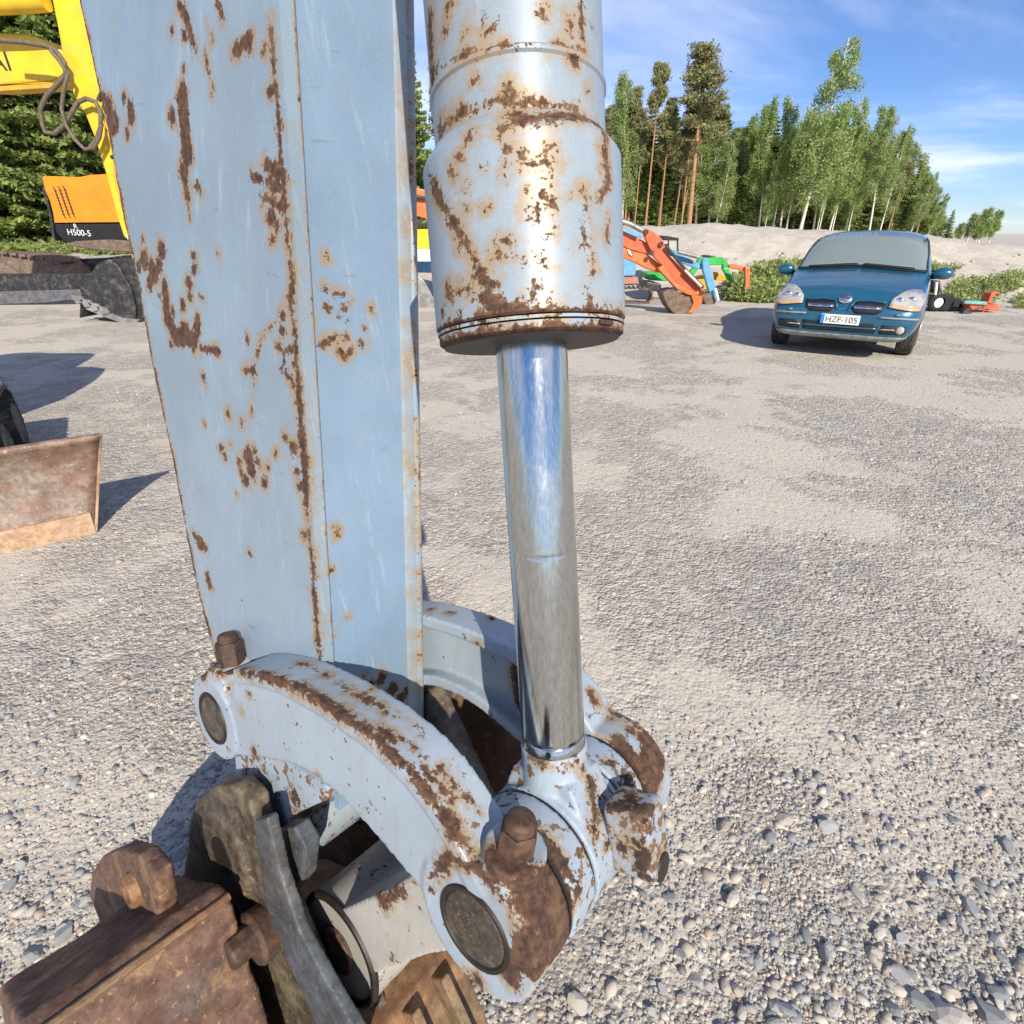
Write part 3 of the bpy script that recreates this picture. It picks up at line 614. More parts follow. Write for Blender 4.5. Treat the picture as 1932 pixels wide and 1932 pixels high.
# main pin B and yoke (bucket link) with two ears
mb = MB(); mb.tube([W(0, .150, 0), W(0, -.150, 0)], .038, 48); mb.build('pin', M_pin, exc, smooth=True, bevel=.003)
mb = MB(); mb.tube([W(-.52, .150, .053), W(-.52, -.150, .053)], .036, 48); mb.build('pin', M_pin, exc, smooth=True, bevel=.003)
Q = (-.373, -.329)                        # bucket side pin of the yoke
yk = MB(); ye_ = MB()
for s in (1, -1):
    b0, b1 = (.0835, .044) if s > 0 else (-.044, -.0835)
    ab(circ(0, 0, .0735, 56), b0, b1, ye_)
    d = np.array([Q[0], Q[1]]); d /= np.linalg.norm(d); n_ = np.array([-d[1], d[0]])
    ab([(n_[0] * .058, n_[1] * .058), (Q[0] * .5 + n_[0] * .045, Q[1] * .5 + n_[1] * .045), (Q[0] + n_[0] * .05, Q[1] + n_[1] * .05), (Q[0] - n_[0] * .05, Q[1] - n_[1] * .05), (Q[0] * .5 - n_[0] * .045, Q[1] * .5 - n_[1] * .045), (-n_[0] * .058, -n_[1] * .058)], b0, b1, yk)
ab([(Q[0] * .28 + n_[0] * .05, Q[1] * .28 + n_[1] * .05), (Q[0] * .9 + n_[0] * .045, Q[1] * .9 + n_[1] * .045), (Q[0] * .9 - n_[0] * .045, Q[1] * .9 - n_[1] * .045), (Q[0] * .28 - n_[0] * .05, Q[1] * .28 - n_[1] * .05)], .05, -.05, yk)
ab(circ(Q[0], Q[1], .088, 48), .0835, -.0835, yk)
yoke = yk.build('bucket_link', M_cream, exc); cast(yoke, .0042, 3); wear(yoke, [[(740, 1850), (800, 1862), 8], [(720, 1700), (760, 1680), 10], [(850, 1700), 5]], -.016)
yoke = ye_.build('link_eye', M_worn, exc); cast(yoke, .0026, 3)
wear(yoke, [[(1190, 1400), (1180, 1470), 16], [(1150, 1440), 8], [(990, 1560), (1030, 1600), 5], [(1010, 1580), (1050, 1620), (1090, 1680), 14], [(1040, 1640), (1070, 1690), 16], [(1100, 1600), (1120, 1650), 8]])
mb = MB(); mb.tube([W(Q[0], .092, Q[1]), W(Q[0], -.15, Q[1])], .038, 40); mb.build('pin', M_brown, exc, smooth=True, bevel=.003)
for b_ in (.0865, .042, -.042, -.0865):
    mb = MB(); mb.tube([W(0, b_ + .0014, 0), W(0, b_ - .0014, 0)], .0705, 64); mb.build('seal_ring', M_gasket, exc, smooth=True)
# ---- guide links
top = [(440, 1262), (470, 1263), (520, 1276), (600, 1318), (690, 1378), (770, 1450), (830, 1530), (875, 1610), (915, 1690)]
bot = [(840, 1760), (800, 1690), (750, 1632), (690, 1560), (625, 1490), (565, 1448), (500, 1432), (420, 1425)]
OB = .148
Tl = [onb(x, y, OB) for x, y in top]; Bl = [onb(x, y, OB) for x, y in bot]
def smoothpl(P, n=40):
    P = np.array(P); d = np.r_[0, np.cumsum(np.linalg.norm(np.diff(P, axis=0), axis=1))]; t = np.linspace(0, d[-1], n)
    q = np.c_[np.interp(t, d, P[:, 0]), np.interp(t, d, P[:, 1])]
    for _ in range(3): q[1:-1] = (q[:-2] + q[1:-1] * 2 + q[2:]) / 4
    return [tuple(v) for v in q]
Tl = smoothpl(Tl); Bl = smoothpl(Bl)
def strip(pl, wd):                        # ribbon of width wd to the right side of a path
    P = np.array(pl); T_ = np.gradient(P, axis=0); T_ /= np.linalg.norm(T_, axis=1)[:, None]; nn = np.c_[T_[:, 1], -T_[:, 0]]
    return [tuple(v) for v in P] + [tuple(v) for v in (P + nn * wd)[::-1]]
def guide(s):
    mbx = MB(); so_, si = s * .148, s * .088
    ab(Tl + Bl, s * .146, s * .112, mbx)
    ab(strip(Tl, .020), s * .150, si, mbx); ab(strip(Bl, .018), s * .143, si, mbx)
    ab(circ(-.52, .053, .0665, 56), so_, si, mbx); ab(circ(0, 0, .0715 if s > 0 else .076, 56), so_, s * .0895, mbx)
    ab(circ(-.51, .10, .034, 24), s * .142, si, mbx)
    if s > 0: mbx.lathe([(.030, 0), (.030, .085)], (W(0.012, s * .117, 0), E3 * .97 - UP * .25, E2, UP * .97 + E3 * .25), 32)
    o = mbx.build('guide_link', M_link, exc); cast(o, .0028, 4); return o
gl = guide(1)
S_l = [[(455, 1268), (480, 1272), (520, 1282), (560, 1300), (600, 1325), (680, 1372), (760, 1440), (820, 1510), (870, 1580), (905, 1625), 8], [(560, 1290), (640, 1340), (700, 1385), (770, 1450), (820, 1515), (860, 1580), 9], [(620, 1325), (700, 1375), 5],
 [(640, 1288), (700, 1330), 3.4], [(690, 1310), (730, 1345), 4], [(760, 1395), (800, 1430), 4.4], [(830, 1445), (860, 1485), 4], [(800, 1450), (850, 1510), 4], [(850, 1500), 6], [(590, 1262), (620, 1275), 3], [(560, 1250), (590, 1258), 2.6], [(880, 1500), (900, 1530), 3], [(780, 1370), (800, 1385), 3], [(700, 1300), 3], [(880, 1560), 5],
 [(540, 1445), (620, 1492), (700, 1568), (760, 1640), (800, 1690), 4.4], [(470, 1310), 5], [(455, 1340), 4], [(600, 1465), 5], [(660, 1530), 6],
 [(815, 1650), (850, 1615), (900, 1640), (960, 1700), 9], [(935, 1620), (1000, 1680), (1040, 1760), 24], [(1000, 1760), (960, 1840), 22], [(840, 1830), (900, 1850), 12], [(812, 1680), (815, 1760), 6], [(1040, 1700), (1050, 1760), 20], [(1000, 1640), 12],
 [(362, 1320), (368, 1285), (395, 1262), (420, 1258), 6], [(372, 1390), (410, 1425), (460, 1432), 5], [(480, 1418), 8], [(385, 1275), 8], [(415, 1270), 6]]
S_l += [[(1010, 1680), (1060, 1700), (1065, 1760), 40], [(930, 1640), (1000, 1660), 16], [(1020, 1800), 40], [(1010, 1700), (1050, 1760), 34], [(960, 1800), (1000, 1830), 22], [(1060, 1640), (1075, 1720), 20], [(890, 1850), 12], [(950, 1660), (990, 1690), 12], [(430, 1300), 3], [(735, 1345), (900, 1520), 2.4], [(655, 1305), (700, 1322), 4.5], [(715, 1372), (745, 1400), 5], [(820, 1470), (850, 1500), 4]]
wear(gl, S_l)
for a_, c_, r_ in ((-.52, .053, .036), (0, 0, .038)):
    mb = MB(); mb.lathe([(r_ - .001, 0), (r_ + .001, .0022), (r_ + .0045, .0022), (r_ + .0055, 0)], (W(a_, .1485, c_), E3, UP, E2), 56); mb.build('retaining_ring', M_gasket, exc, smooth=True)
gf = guide(-1)
wear(gf, [[(790, 1108), (830, 1108), 3], [(880, 1120), (940, 1145), 5], [(880, 1135), (930, 1165), 4], [(950, 1160), (965, 1170), 5], [(805, 1125), 7], [(812, 1150), 6], [(850, 1155), 7], [(900, 1215), (930, 1240), 3], [(975, 1260), (985, 1330), 12], [(1112, 1310), (1125, 1325), 7],
 [(1170, 1330), (1210, 1360), 5], [(1215, 1350), (1240, 1400), (1240, 1450), 9], [(1170, 1400), (1200, 1450), (1180, 1490), 14], [(1130, 1410), (1160, 1440), 8], [(1220, 1420), (1220, 1460), 14], [(1190, 1380), 8], [(1150, 1355), 4], [(1225, 1400), (1242, 1440), (1230, 1480), (1195, 1510), 20], [(1150, 1340), (1190, 1350), (1225, 1390), 5]])
# bolts that lock the pins
for (A_, h0, h1, dr) in (((-.51, .113, .10), .030, .068, (0.02, 1)), ((.012, .117, 0), .078, .112, (.25, .97))):
    for s in (1,):
        ax = E3 * dr[0] + UP * dr[1]; ax = ax / np.linalg.norm(ax); xx = np.cross(E2, ax); o0 = W(A_[0], s * A_[1], A_[2])
        mb = MB(); mb.lathe([(.0195, h0), (.0195, h1 - .006), (.0178, h1 - .002), (.0165, h1 - .001)], (o0, xx, E2, ax), 6)
        mb.lathe([(.0150, h1 - .002), (.0142, h1 + .007), (.011, h1 + .010)], (o0, xx, E2, ax), 24)
        mb.lathe([(.029, h0 - .006), (.029, h0 - .001)], (o0, xx, E2, ax), 28)
        mb.build('bolt', M_brown, exc, smooth=True, bevel=.0012)

# ---- bucket with ears (rusty)
def pl_b(pts, b0, b1, name, m, vox=None, bev=.003):
    mbx = MB(); ab([onb(x, y, b0) for x, y in pts], b0, b1, mbx); o = mbx.build(name, m, exc, bevel=bev); return o
mb = MB(); ab([onb(x, y, .132) for x, y in [(352, 1600), (358, 1540), (372, 1508), (400, 1484), (440, 1480), (468, 1510), (486, 1580), (512, 1660), (545, 1740), (590, 1850), (640, 1960), (660, 2060), (400, 2060), (350, 1900), (338, 1700)]], .132, .098, mb)
ab(circ(*Tc, .077, 48), .141, .060, mb); ab(circ(*Tc, .082, 48), .112, .070, mb); ab(circ(Tc[0] + .02, Tc[1] + .02, .085, 40), .10, .072, mb)
o = mb.build('bucket_ear', M_ear, exc); cast(o, .0052, 3)
mb = MB(); ab([onb(x, y, .15) for x, y in [(474, 1552), (500, 1545), (524, 1650), (560, 1760), (608, 1850), (672, 1960), (700, 2050), (628, 2050), (590, 1930), (545, 1830), (500, 1720)]], .148, .130, mb)
o = mb.build('wear_bracket', M_blue_steel, exc); cast(o, .0034, 5)
mb = MB(); mb.lathe([(.033, 0), (.033, .004), (.030, .0042)], (W(Tc[0], .1395, Tc[1]), E3, UP, E2), 40); mb.build('pin', M_gasket, exc, smooth=True)
fe = MB(); ab([(-.69, -.24), (-.665, -.17), (-.60, -.13), (-.50, -.10), (-.36, .03), (-.31, .04), (-.26, -.04), (-.20, -.15), (-.26, -.45), (-.60, -.60)], -.094, -.132, fe)
o = fe.build('bucket_ear', M_ear, exc); cast(o, .005, 4)
pl_b([(842, 1316), (862, 1286), (890, 1272), (990, 1340), (1010, 1500), (960, 1590), (905, 1480), (868, 1380)], -.20, -.36, 'bucket_gusset', M_bucket, bev=.008)
pl_b([(615, 1740), (640, 1745), (690, 1830), (745, 1990), (640, 1990), (590, 1850)], .06, .045, 'bucket_rib', M_ear)
mb = MB(); ring_ = [W(Q[0] + .0855 * math.cos(a_), .0825, Q[1] + .0855 * math.sin(a_)) for a_ in np.linspace(0, 2 * math.pi, 49)]; mb.tube(ring_, .0065, 8); mb.build('seal_ring', M_gasket, exc, smooth=True)
# lock bolt and washer on the ear
mb = MB(); q = onb(488, 1764, .148); mb.lathe([(.038, -.03), (.041, 0), (.043, .008), (.038, .014), (.030, .015)], (W(q[0], .148, q[1]), E3, UP, E2), 36); mb.build('washer', M_brown, exc, smooth=True, bevel=.002)
q = onb(470, 1772, .165); mb = MB(); mb.lathe([(.024, -.02), (.024, .036), (.020, .040)], (W(q[0], .160, q[1]), E3, UP, E2), 8); mb.build('bolt', M_brown, exc, smooth=True, bevel=.002)
mb = MB(); ab([onb(x, y, .11) for x, y in [(530, 1562), (556, 1560), (578, 1600), (572, 1660), (548, 1690), (528, 1640)]], .112, .085, mb); mb.build('keeper_plate', M_blue_steel, exc, bevel=.004)
R0, R1, R2, R3, R4 = (-.51, -.235), (-.76, -.33), (-.40, -.62), (-.72, -.80), (-1.0, -.62)
for b0, b1 in ((.172, .42), (-.133, -.42)):
    mb = MB(); ab([R0, (R0[0] - .03, R0[1] + .008), R1, R4, R3, R2], b0, b1, mb); o = mb.build('bucket_shell', M_bucket, exc); cast(o, .0065, 3)
    vs_ = [(v.co.copy(), v.normal.copy()) for v in o.data.vertices]; fl_ = []
    for q_, nn_ in vs_: fl_ += list(q_ + nn_ * (.0035 * mnoise.noise(q_ * 14) + .0014 * mnoise.noise(q_ * 60)))
    o.data.vertices.foreach_set('co', fl_); o.data.update()
mb = MB(); ab([(-.44, -.40), (-.70, -.47), (-1.0, -.64), (-.72, -.80), (-.30, -.74), (-.20, -.63), (-.30, -.44)], .0935, -.0935, mb); mb.build('bucket_shell', M_bucket2, exc, bevel=.006)
for b_ in (.03, -.035):
    mb = MB(); ab([(-.31, -.45), (-.19, -.64), (-.15, -.62), (-.27, -.43)], b_ + .008, b_ - .008, mb); mb.build('bucket_rib', M_bucket2, exc, bevel=.003)
mb = MB(); mb.tube([W(R0[0], .174, R0[1]) + UP * .001, W(R0[0], .42, R0[1]) + UP * .001], .006, 8); mb.build('weld_bead', M_bucket2, exc, smooth=True)
mb = MB(); ab([onb(x, y, .25) for x, y in [(168, 1690), (172, 1648), (192, 1616), (226, 1602), (262, 1614), (290, 1650), (300, 1710), (300, 1800), (270, 1840), (230, 1800), (192, 1750)]], .25, .222, mb)
q = onb(256, 1676, .250)
o = mb.build('bucket_lug', M_bucket, exc); cast(o, .0042, 5)
mb = MB(); mb.lathe([(.029, -.012), (.027, .010), (.024, .014), (.0165, .014), (.0155, .008)], (W(q[0], .250, q[1]), E3, UP, E2), 40); mb.build('lug_bushing', M_bucket2, exc, smooth=True)
mb = MB(); mb.lathe([(.0155, 0), (.004, .0005)], (W(q[0], .2588, q[1]), E3, UP, E2), 24); mb.build('bushing_hole', M_brown, exc)

for (a_, b_, c_, ax_) in ((-.52, .135, .125, UP), (.045, .118, .068, E3 * .5 + UP * .85), (.0, .02, .079, UP), (Tc[0] + .05, .10, Tc[1] + .072, E3 * .5 + UP * .8)):
    o0 = W(a_, b_, c_); ax_ = ax_ / np.linalg.norm(ax_); xx = np.cross(ax_, E2); xx /= np.linalg.norm(xx)
    mb = MB(); mb.lathe([(.0055, -.004), (.0055, .003), (.0035, .0045), (.0030, .008), (.0042, .0095), (.0035, .012), (.001, .0125)], (o0, xx, np.cross(ax_, xx), ax_), 12); mb.build('grease_nipple', M_pin, exc, smooth=True)

# ================================================================== BACKGROUND MACHINES
def P3(x, y, Y, dy=0): return fwd(x, y, Y) + np.array([0, dy, 0])
def plate(name, pts, Y, th, m, parent, bevel=.012, kx=0.0):
    mb = MB(); mb.prism([P3(x, y, Y + kx * (x - pts[0][0])) for x, y in pts], (0, th, 0)); return mb.build(name, m, parent, bevel=bevel)
def rod(name, pts, Y, r, m, parent, n=10):
    mb = MB(); mb.tube([P3(x, y, Y) for x, y in pts], r, n); return mb.build(name, m, parent, smooth=True)
def text(name, s, size, m, parent, origin, X, Zv, ext=.004, al='LEFT'):
    cu = bpy.data.curves.new(name, 'FONT'); cu.align_x = al; cu.body = s; cu.size = size; cu.extrude = ext
    o = bpy.data.objects.new(name, cu); COL.objects.link(o); dg = bpy.context.evaluated_depsgraph_get()
    me = bpy.data.meshes.new_from_object(o.evaluated_get(dg)); bpy.data.objects.remove(o)
    X = np.array(X, float); X /= np.linalg.norm(X); Zv = np.array(Zv, float); Zv -= X * (Zv @ X); Zv /= np.linalg.norm(Zv); Nn = np.cross(X, Zv)
    off = org(parent)
    for v in me.vertices:
        p = np.array(origin, float) + X * v.co.x + Zv * v.co.y + Nn * v.co.z - off; v.co = p
    me.materials.clear(); me.materials.append(m); me.name = name
    o = bpy.data.objects.new(name, me); COL.objects.link(o); o.parent = parent; return o
# ---- yellow excavator, left
ye = empty('yellow_excavator', (-8.2, 11, 0), 'bright yellow excavator boom and stick with black bucket and levelling blade', 'excavator')
Yb = 11.0
plate('stick', [(85, -60), (165, -60), (178, 0), (196, 90), (214, 200), (228, 300), (240, 400), (246, 455), (234, 448), (218, 400), (200, 330), (178, 260), (160, 215), (140, 185), (118, 110), (110, 60), (98, 0)], Yb, .30, M_yellow, ye, .03)
plate('stick_flange', [(160, -20), (172, -20), (190, 90), (206, 200), (222, 300), (234, 395), (228, 395), (214, 300), (198, 210), (181, 100)], Yb - .05, .05, M_yellow, ye, .01)
plate('boom', [(-330, 64), (-120, 58), (0, 62), (50, 64), (105, 82), (125, 105), (132, 130), (120, 142), (95, 152), (0, 160), (-120, 150), (-330, 190)], Yb + .33, .34, M_yellow, ye, .03)
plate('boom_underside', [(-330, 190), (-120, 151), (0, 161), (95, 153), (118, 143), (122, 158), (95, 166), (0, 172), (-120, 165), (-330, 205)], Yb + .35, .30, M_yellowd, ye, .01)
rod('boom_cylinder', [(-200, 12), (0, 6), (60, 3), (85, 0)], Yb - .1, .14, M_yellow, ye, 16)
rod('hose', [(0, 76), (50, 80), (85, 86), (105, 95), (122, 118), (124, 140), (108, 160), (88, 180), (76, 205), (80, 235), (86, 250), (102, 252), (122, 236), (138, 208), (148, 192), (163, 186), (180, 192), (190, 212), (190, 240), (182, 265), (170, 278)], Yb - .16, .035, M_hose, ye)
rod('hose', [(95, 94), (112, 115), (128, 140), (120, 170), (116, 205), (124, 235), (140, 262), (160, 282), (178, 278), (188, 258), (192, 232)], Yb - .22, .03, M_hose, ye)
rod('hose', [(186, 190), (194, 172), (204, 165)], Yb - .12, .035, M_dark, ye)
rod('grease_line', [(196, 212), (204, 250), (215, 290), (219, 340), (232, 395), (238, 405)], Yb - .09, .022, M_yellowd, ye)
for x, y in ((218, 295), (200, 148), (210, 170)): rod('pipe_clamp', [(x - 8, y + 2), (x + 8, y - 2)], Yb - .1, .03, M_dark, ye)
plate('link_guard', [(237, 412), (243, 430), (248, 450), (240, 452)], Yb - .1, .06, M_white, ye)
plate('bucket_shell', [(150, 600), (152, 560), (168, 520), (185, 497), (205, 489), (235, 492), (262, 495), (300, 510), (320, 560), (318, 605), (290, 612), (250, 611), (225, 605), (190, 590), (160, 580)], 10.5, .55, M_dark, ye, .03)
plate('bucket_side', [(205, 489), (222, 500), (245, 540), (256, 580), (255, 605), (247, 610), (225, 603), (190, 588), (165, 570), (178, 520), (190, 496)], 10.44, .05, M_dark, ye, .02)
plate('bucket_wear_strip', [(168, 578), (195, 587), (230, 600), (262, 603), (258, 611), (225, 609), (190, 595), (160, 583)], 10.38, .07, M_grey, ye, .01)
for k in range(4):
    x = 132 + k * 16; plate('bucket_tooth', [(x, 556 + k * 7), (x + 20, 560 + k * 7), (x + 26, 570 + k * 7), (x + 12, 574 + k * 7)], 10.35, .08, M_grey, ye, .01)
plate('levelling_blade', [(-240, 516), (150, 517), (200, 512), (205, 540), (180, 552), (155, 562), (90, 570), (0, 573), (-240, 585)], 13.2, .12, M_dark, ye, .02)
plate('blade_edge', [(-240, 552), (0, 550), (150, 546), (155, 562), (90, 571), (0, 574), (-240, 586)], 13.12, .07, simple('dusty_dark_edge', (.10, .10, .115), .6, var=.4, dust=.5), ye, .01)
plate('blade_arm', [(185, 500), (230, 492), (232, 512), (205, 530), (180, 524)], 12.9, .3, M_dark, ye)
text('boom_lettering', 'HYUNDAI', .36, M_ink, ye, P3(25, 133, Yb + .325), (1, 0, .02), (0, 0, 1), al='RIGHT')
# ---- orange excavator seen from behind
oe = empty('orange_excavator', (-13.2, 17.5, .05), 'amber orange excavator with black lower counterweight and dusty tracks in front of the spruces', 'excavator')
Yo = 17.5
plate('counterweight', [(80, 335), (84, 332), (120, 333), (150, 334), (170, 330), (250, 326), (330, 332), (335, 418), (103, 420), (100, 400), (94, 378), (86, 360)], Yo, 1.3, M_amber, oe, .08)
plate('counterweight_base', [(100, 421), (335, 419), (330, 470), (240, 468), (180, 465), (118, 455), (104, 440)], Yo + .05, 1.2, M_black, oe, .05)
plate('rear_edge_trim', [(78, 352), (84, 352), (100, 420), (104, 455), (95, 440), (92, 405)], Yo + .02, .5, M_dark, oe, .02)
for k in range(9):
    for j in range(3):
        x0 = 99 + k * 2.2 + j * 9; y0 = 352 + k * 6.3 - j * 1
        plate('vent_slot', [(x0, y0), (x0 + 1.6, y0), (x0 + 8, y0 + 10), (x0 + 6.4, y0 + 10)], Yo - .012, .02, M_ink, oe, 0)
plate('under_tray', [(140, 455), (200, 452), (300, 458), (300, 478), (180, 472), (120, 462)], Yo - .3, .3, M_track, oe, .03)
text('tail_lettering', 'R', .17, M_white, oe, P3(140, 431, Yo + .03), (1, 0, 0), (0, 0, 1))
text('tail_lettering', 'H500-5', .22, M_white, oe, P3(128, 443, Yo + .03), (1, 0, -.06), (0, 0, 1))
plate('track_frame', [(-160, 478), (20, 476), (100, 486), (128, 505), (136, 520), (60, 530), (-160, 530)], 15.8, 1.0, M_track, oe, .05)
for k in range(14):
    x = -120 + k * 17; plate('track_shoe', [(x, 474 + max(0, k - 7) * 2.4), (x + 13, 475 + max(0, k - 7) * 2.6), (x + 14, 480 + max(0, k - 7) * 2.6), (x + 1, 479 + max(0, k - 7) * 2.4)], 15.7, .6, M_track, oe, .01)
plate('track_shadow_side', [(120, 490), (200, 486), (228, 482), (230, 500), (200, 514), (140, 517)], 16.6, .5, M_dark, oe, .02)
# ---- small machine with rusty blade, left foreground
me_ = empty('mini_excavator', (-3.6, 3.6, 0), 'small dark tracked machine with rusty dozer blade at the left edge', 'mini excavator')
B0 = gnd(178, 1000); B1 = gnd(0, 1040)
dirb = (B1 - B0); dirb[2] = 0; dirb /= np.linalg.norm(dirb)
Zv = np.array([0, 0, 1.]); nb_ = np.array([-dirb[1], dirb[0], 0]); nb_ = nb_ if nb_[1] < 0 else -nb_      # towards the camera
Tp = fwd(155, 825, B0[1] + .04)
Hb = Tp[2]; back = -nb_
def bl(s, h, d=0): return B0 + dirb * s + Zv * h + nb_ * d
mb = MB(); LB = 1.7; prof = [(.0, .03), (.06, -.002), (.12, -.03), (.22, -.055), (.34, -.055), (.44, -.03), (Hb - .02, .01), (Hb, .03)]
V = []; ns = 40
for i in range(ns + 1):
    for h, d in prof: V.append(bl(LB * i / ns - .17 * max(h, 0) / Hb * (1 - i / ns), h, d))
n = len(prof); F = [(i * n + k, i * n + k + 1, (i + 1) * n + k + 1, (i + 1) * n + k) for i in range(ns) for k in range(n - 1)]
mb.add(V, F); o = mb.build('blade', M_blade, me_, smooth=True); md = o.modifiers.new('s', 'SOLIDIFY'); md.thickness = .03; md.offset = 0
mb = MB(); mb.prism([bl(-.012, -.01, .035), bl(-.012, .105, -.012), bl(LB, .105, -.012), bl(LB, -.01, .035)], nb_ * .022); mb.build('cutting_edge', M_bladeedge, me_, bevel=.004)
mb = MB(); mb.prism([bl(-.17 * h / Hb, h, d + .018) for h, d in prof] + [bl(-.17 * h / Hb, h, d - .03) for h, d in prof[::-1]], dirb * -.014); mb.build('blade_end', M_bladeedge, me_, bevel=.002)
# track: belt with lugs round a far sprocket
def trackloop(cx, cy, hx, r, name, yaw, wdt, m, parent, n=40):
    R_ = Matrix.Rotation(yaw, 3, 'Z'); mbx = MB()
    L_ = 2 * hx * 2 + 2 * math.pi * r
    for k in range(n):
        s = L_ * k / n
        if s < 2 * hx: x, z, an = -hx + s, 2 * r, 0
        elif s < 2 * hx + math.pi * r: t_ = (s - 2 * hx) / r; x, z, an = hx + r * math.sin(t_), r + r * math.cos(t_), t_
        elif s < 4 * hx + math.pi * r: x, z, an = hx - (s - 2 * hx - math.pi * r), 0, math.pi
        else: t_ = (s - 4 * hx - math.pi * r) / r; x, z, an = -hx - r * math.sin(t_), r - r * math.cos(t_), math.pi + t_
        mbx.box(R_ @ Vector((x, 0, z)) + Vector((cx, cy, 0)), (L_ / n * 1.02, wdt, .03), R_ @ Matrix.Rotation(an, 3, 'Y'))
        mbx.box(R_ @ Vector((x + .02 * math.sin(an), 0, z + .02 * math.cos(an))) + Vector((cx, cy, 0)), (.03, wdt, .045), R_ @ Matrix.Rotation(an, 3, 'Y'))
    return mbx.build(name, m, parent)
tg = gnd(40, 905)
tk = simple('dusty_track_rubber', (.045, .045, .04), .8, var=.5, sc_=9, dust=.75)
yaw = math.atan2(back[1], back[0])
cx, cy = B0[0] + dirb[0] * .56 + back[0] * 1.22, B0[1] + dirb[1] * .56 + back[1] * 1.22
trackloop(cx, cy, .62, .23, 'track', yaw, .3, tk, me_)
trackloop(cx + dirb[0] * 1.1, cy + dirb[1] * 1.1, .62, .23, 'track', yaw, .3, tk, me_)
mb = MB(); mb.box((cx, cy, .24), (1.2, .2, .24), Matrix.Rotation(yaw, 3, 'Z')); mb.build('track_frame', tk, me_, bevel=.03)
for k in range(3):
    mb = MB(); c0 = np.array([cx, cy, .2]) + back * (-.62 + .6 * k); mb.tube([c0 - dirb * .16, c0 + dirb * .16], .15, 20); mb.build('track_wheel', tk, me_, smooth=True)
for s in (.45, 1.15):
    mb = MB(); mb.tube([bl(s, .2, -.05), bl(s, .3, -.9)], .05, 8); mb.build('blade_arm', tk, me_)
hx_, hy_ = cx + dirb[0] * 1.25 + back[0] * .5, cy + dirb[1] * 1.25 + back[1] * .5
mb = MB(); mb.box((-4.95, 3.2, 1.3), (1.95, 2.0, 1.3)); o = mb.build('house', M_dark, me_, bevel=.35)
mb = MB(); mb.box((-5.1, 3.1, 2.35), (1.4, 1.5, .8)); mb.build('cab', M_dark, me_, bevel=.25)
# ---- machine glimpsed between the stick and the cylinder
lo = empty('tracked_carrier', (-2.6, 14, 0), 'yellow white and navy machine with orange boom glimpsed between stick and cylinder', 'construction machine')
plate('upper_body', [(690, 432), (900, 432), (900, 470), (690, 470)], 14, 1.2, M_yellow, lo, .04)
plate('white_stripe', [(776, 470), (900, 471), (900, 494), (776, 493)], 13.97, 1.2, M_white, lo, .01)
plate('yellow_corner', [(690, 470), (776, 470), (776, 481), (690, 481)], 13.98, 1.2, M_yellow, lo, .01)
plate('navy_body', [(690, 481), (776, 481), (776, 493.5), (900, 494.5), (900, 517), (776, 514), (690, 512)], 13.99, 1.2, M_navy, lo, .01)
plate('undercarriage', [(700, 528), (784, 529), (786, 556), (776, 570), (700, 572)], 14.1, 1.0, M_black, lo, .05)
plate('ramp', [(787, 520), (800, 530), (830, 585), (820, 590), (784, 585)], 12.6, .06, M_grey, lo, .01)
plate('boom', [(700, 352), (765, 350), (812, 360), (860, 400), (850, 425), (800, 412), (768, 402), (700, 400)], 14.4, .3, M_orange, lo, .02)
plate('boom_cylinder', [(700, 362), (768, 365), (815, 372), (815, 378), (768, 374), (700, 372)], 14.3, .1, M_dark, lo, .02)
plate('control_box', [(775, 412), (792, 414), (792, 430), (772, 430)], 14.1, .3, M_dark, lo, .02)
# ---- machines on the right: traced in a zoomed frame
def Z5(pts): return [(1120.7 + x * .1634, 378.8 + y * .1634) for x, y in pts]
re_ = empty('orange_mini_excavator', tuple(P3(1270, 590, 11.6) * np.array([1, 1, 0])), 'faded orange red excavator boom with brown bucket resting on the gravel', 'excavator')
Yr = 11.7
plate('boom_underside', Z5([(-60, 420), (300, 500), (400, 560), (620, 620), (800, 760), (770, 840), (620, 790), (470, 710), (310, 660), (-60, 560)]), Yr + .03, .22, M_orange, re_, .02)
plate('boom', Z5([(-60, 200), (300, 330), (450, 400), (600, 480), (700, 570), (690, 640), (600, 610), (400, 560), (300, 500), (-60, 430)]), Yr, .2, M_red, re_, .02)
plate('stick', Z5([(560, 350), (600, 325), (660, 335), (740, 390), (810, 470), (830, 560), (880, 640), (1060, 820), (1230, 1000), (1300, 1050), (1240, 1080), (1060, 1050), (950, 960), (800, 760), (700, 660), (630, 520), (590, 430)]), Yr - .12, .11, M_red, re_, .02)
plate('stick_underside', Z5([(800, 745), (950, 950), (1070, 1020), (1250, 1070), (1240, 1100), (1080, 1085), (960, 1020), (800, 850), (740, 780)]), Yr - .16, .2, M_orange, re_, .015)
rod('boom_cylinder', Z5([(240, 210), (420, 270), (560, 345)]), Yr - .2, .045, M_grey, re_)
rod('bucket_cylinder', Z5([(830, 520), (1050, 790), (1260, 1000)]), Yr - .2, .03, M_dark, re_)
rod('bucket_rod', Z5([(1050, 800), (1240, 990)]), Yr - .25, .022, M_white, re_)
for x, y in ((660, 600), (770, 500), (600, 360), (1240, 1060)): 
    mb = MB(); q = P3(*Z5([(x, y)])[0], Yr - .14); mb.tube([q, q + np.array([0, -.03, 0])], .045, 14); mb.build('pin', M_brown, re_)
plate('bucket_shell', Z5([(790, 1070), (850, 1030), (930, 1020), (1020, 1080), (1130, 1090), (1170, 1170), (1110, 1290), (1060, 1320), (930, 1310), (860, 1230), (820, 1150)]), Yr - .1, .5, M_track, re_, .03)
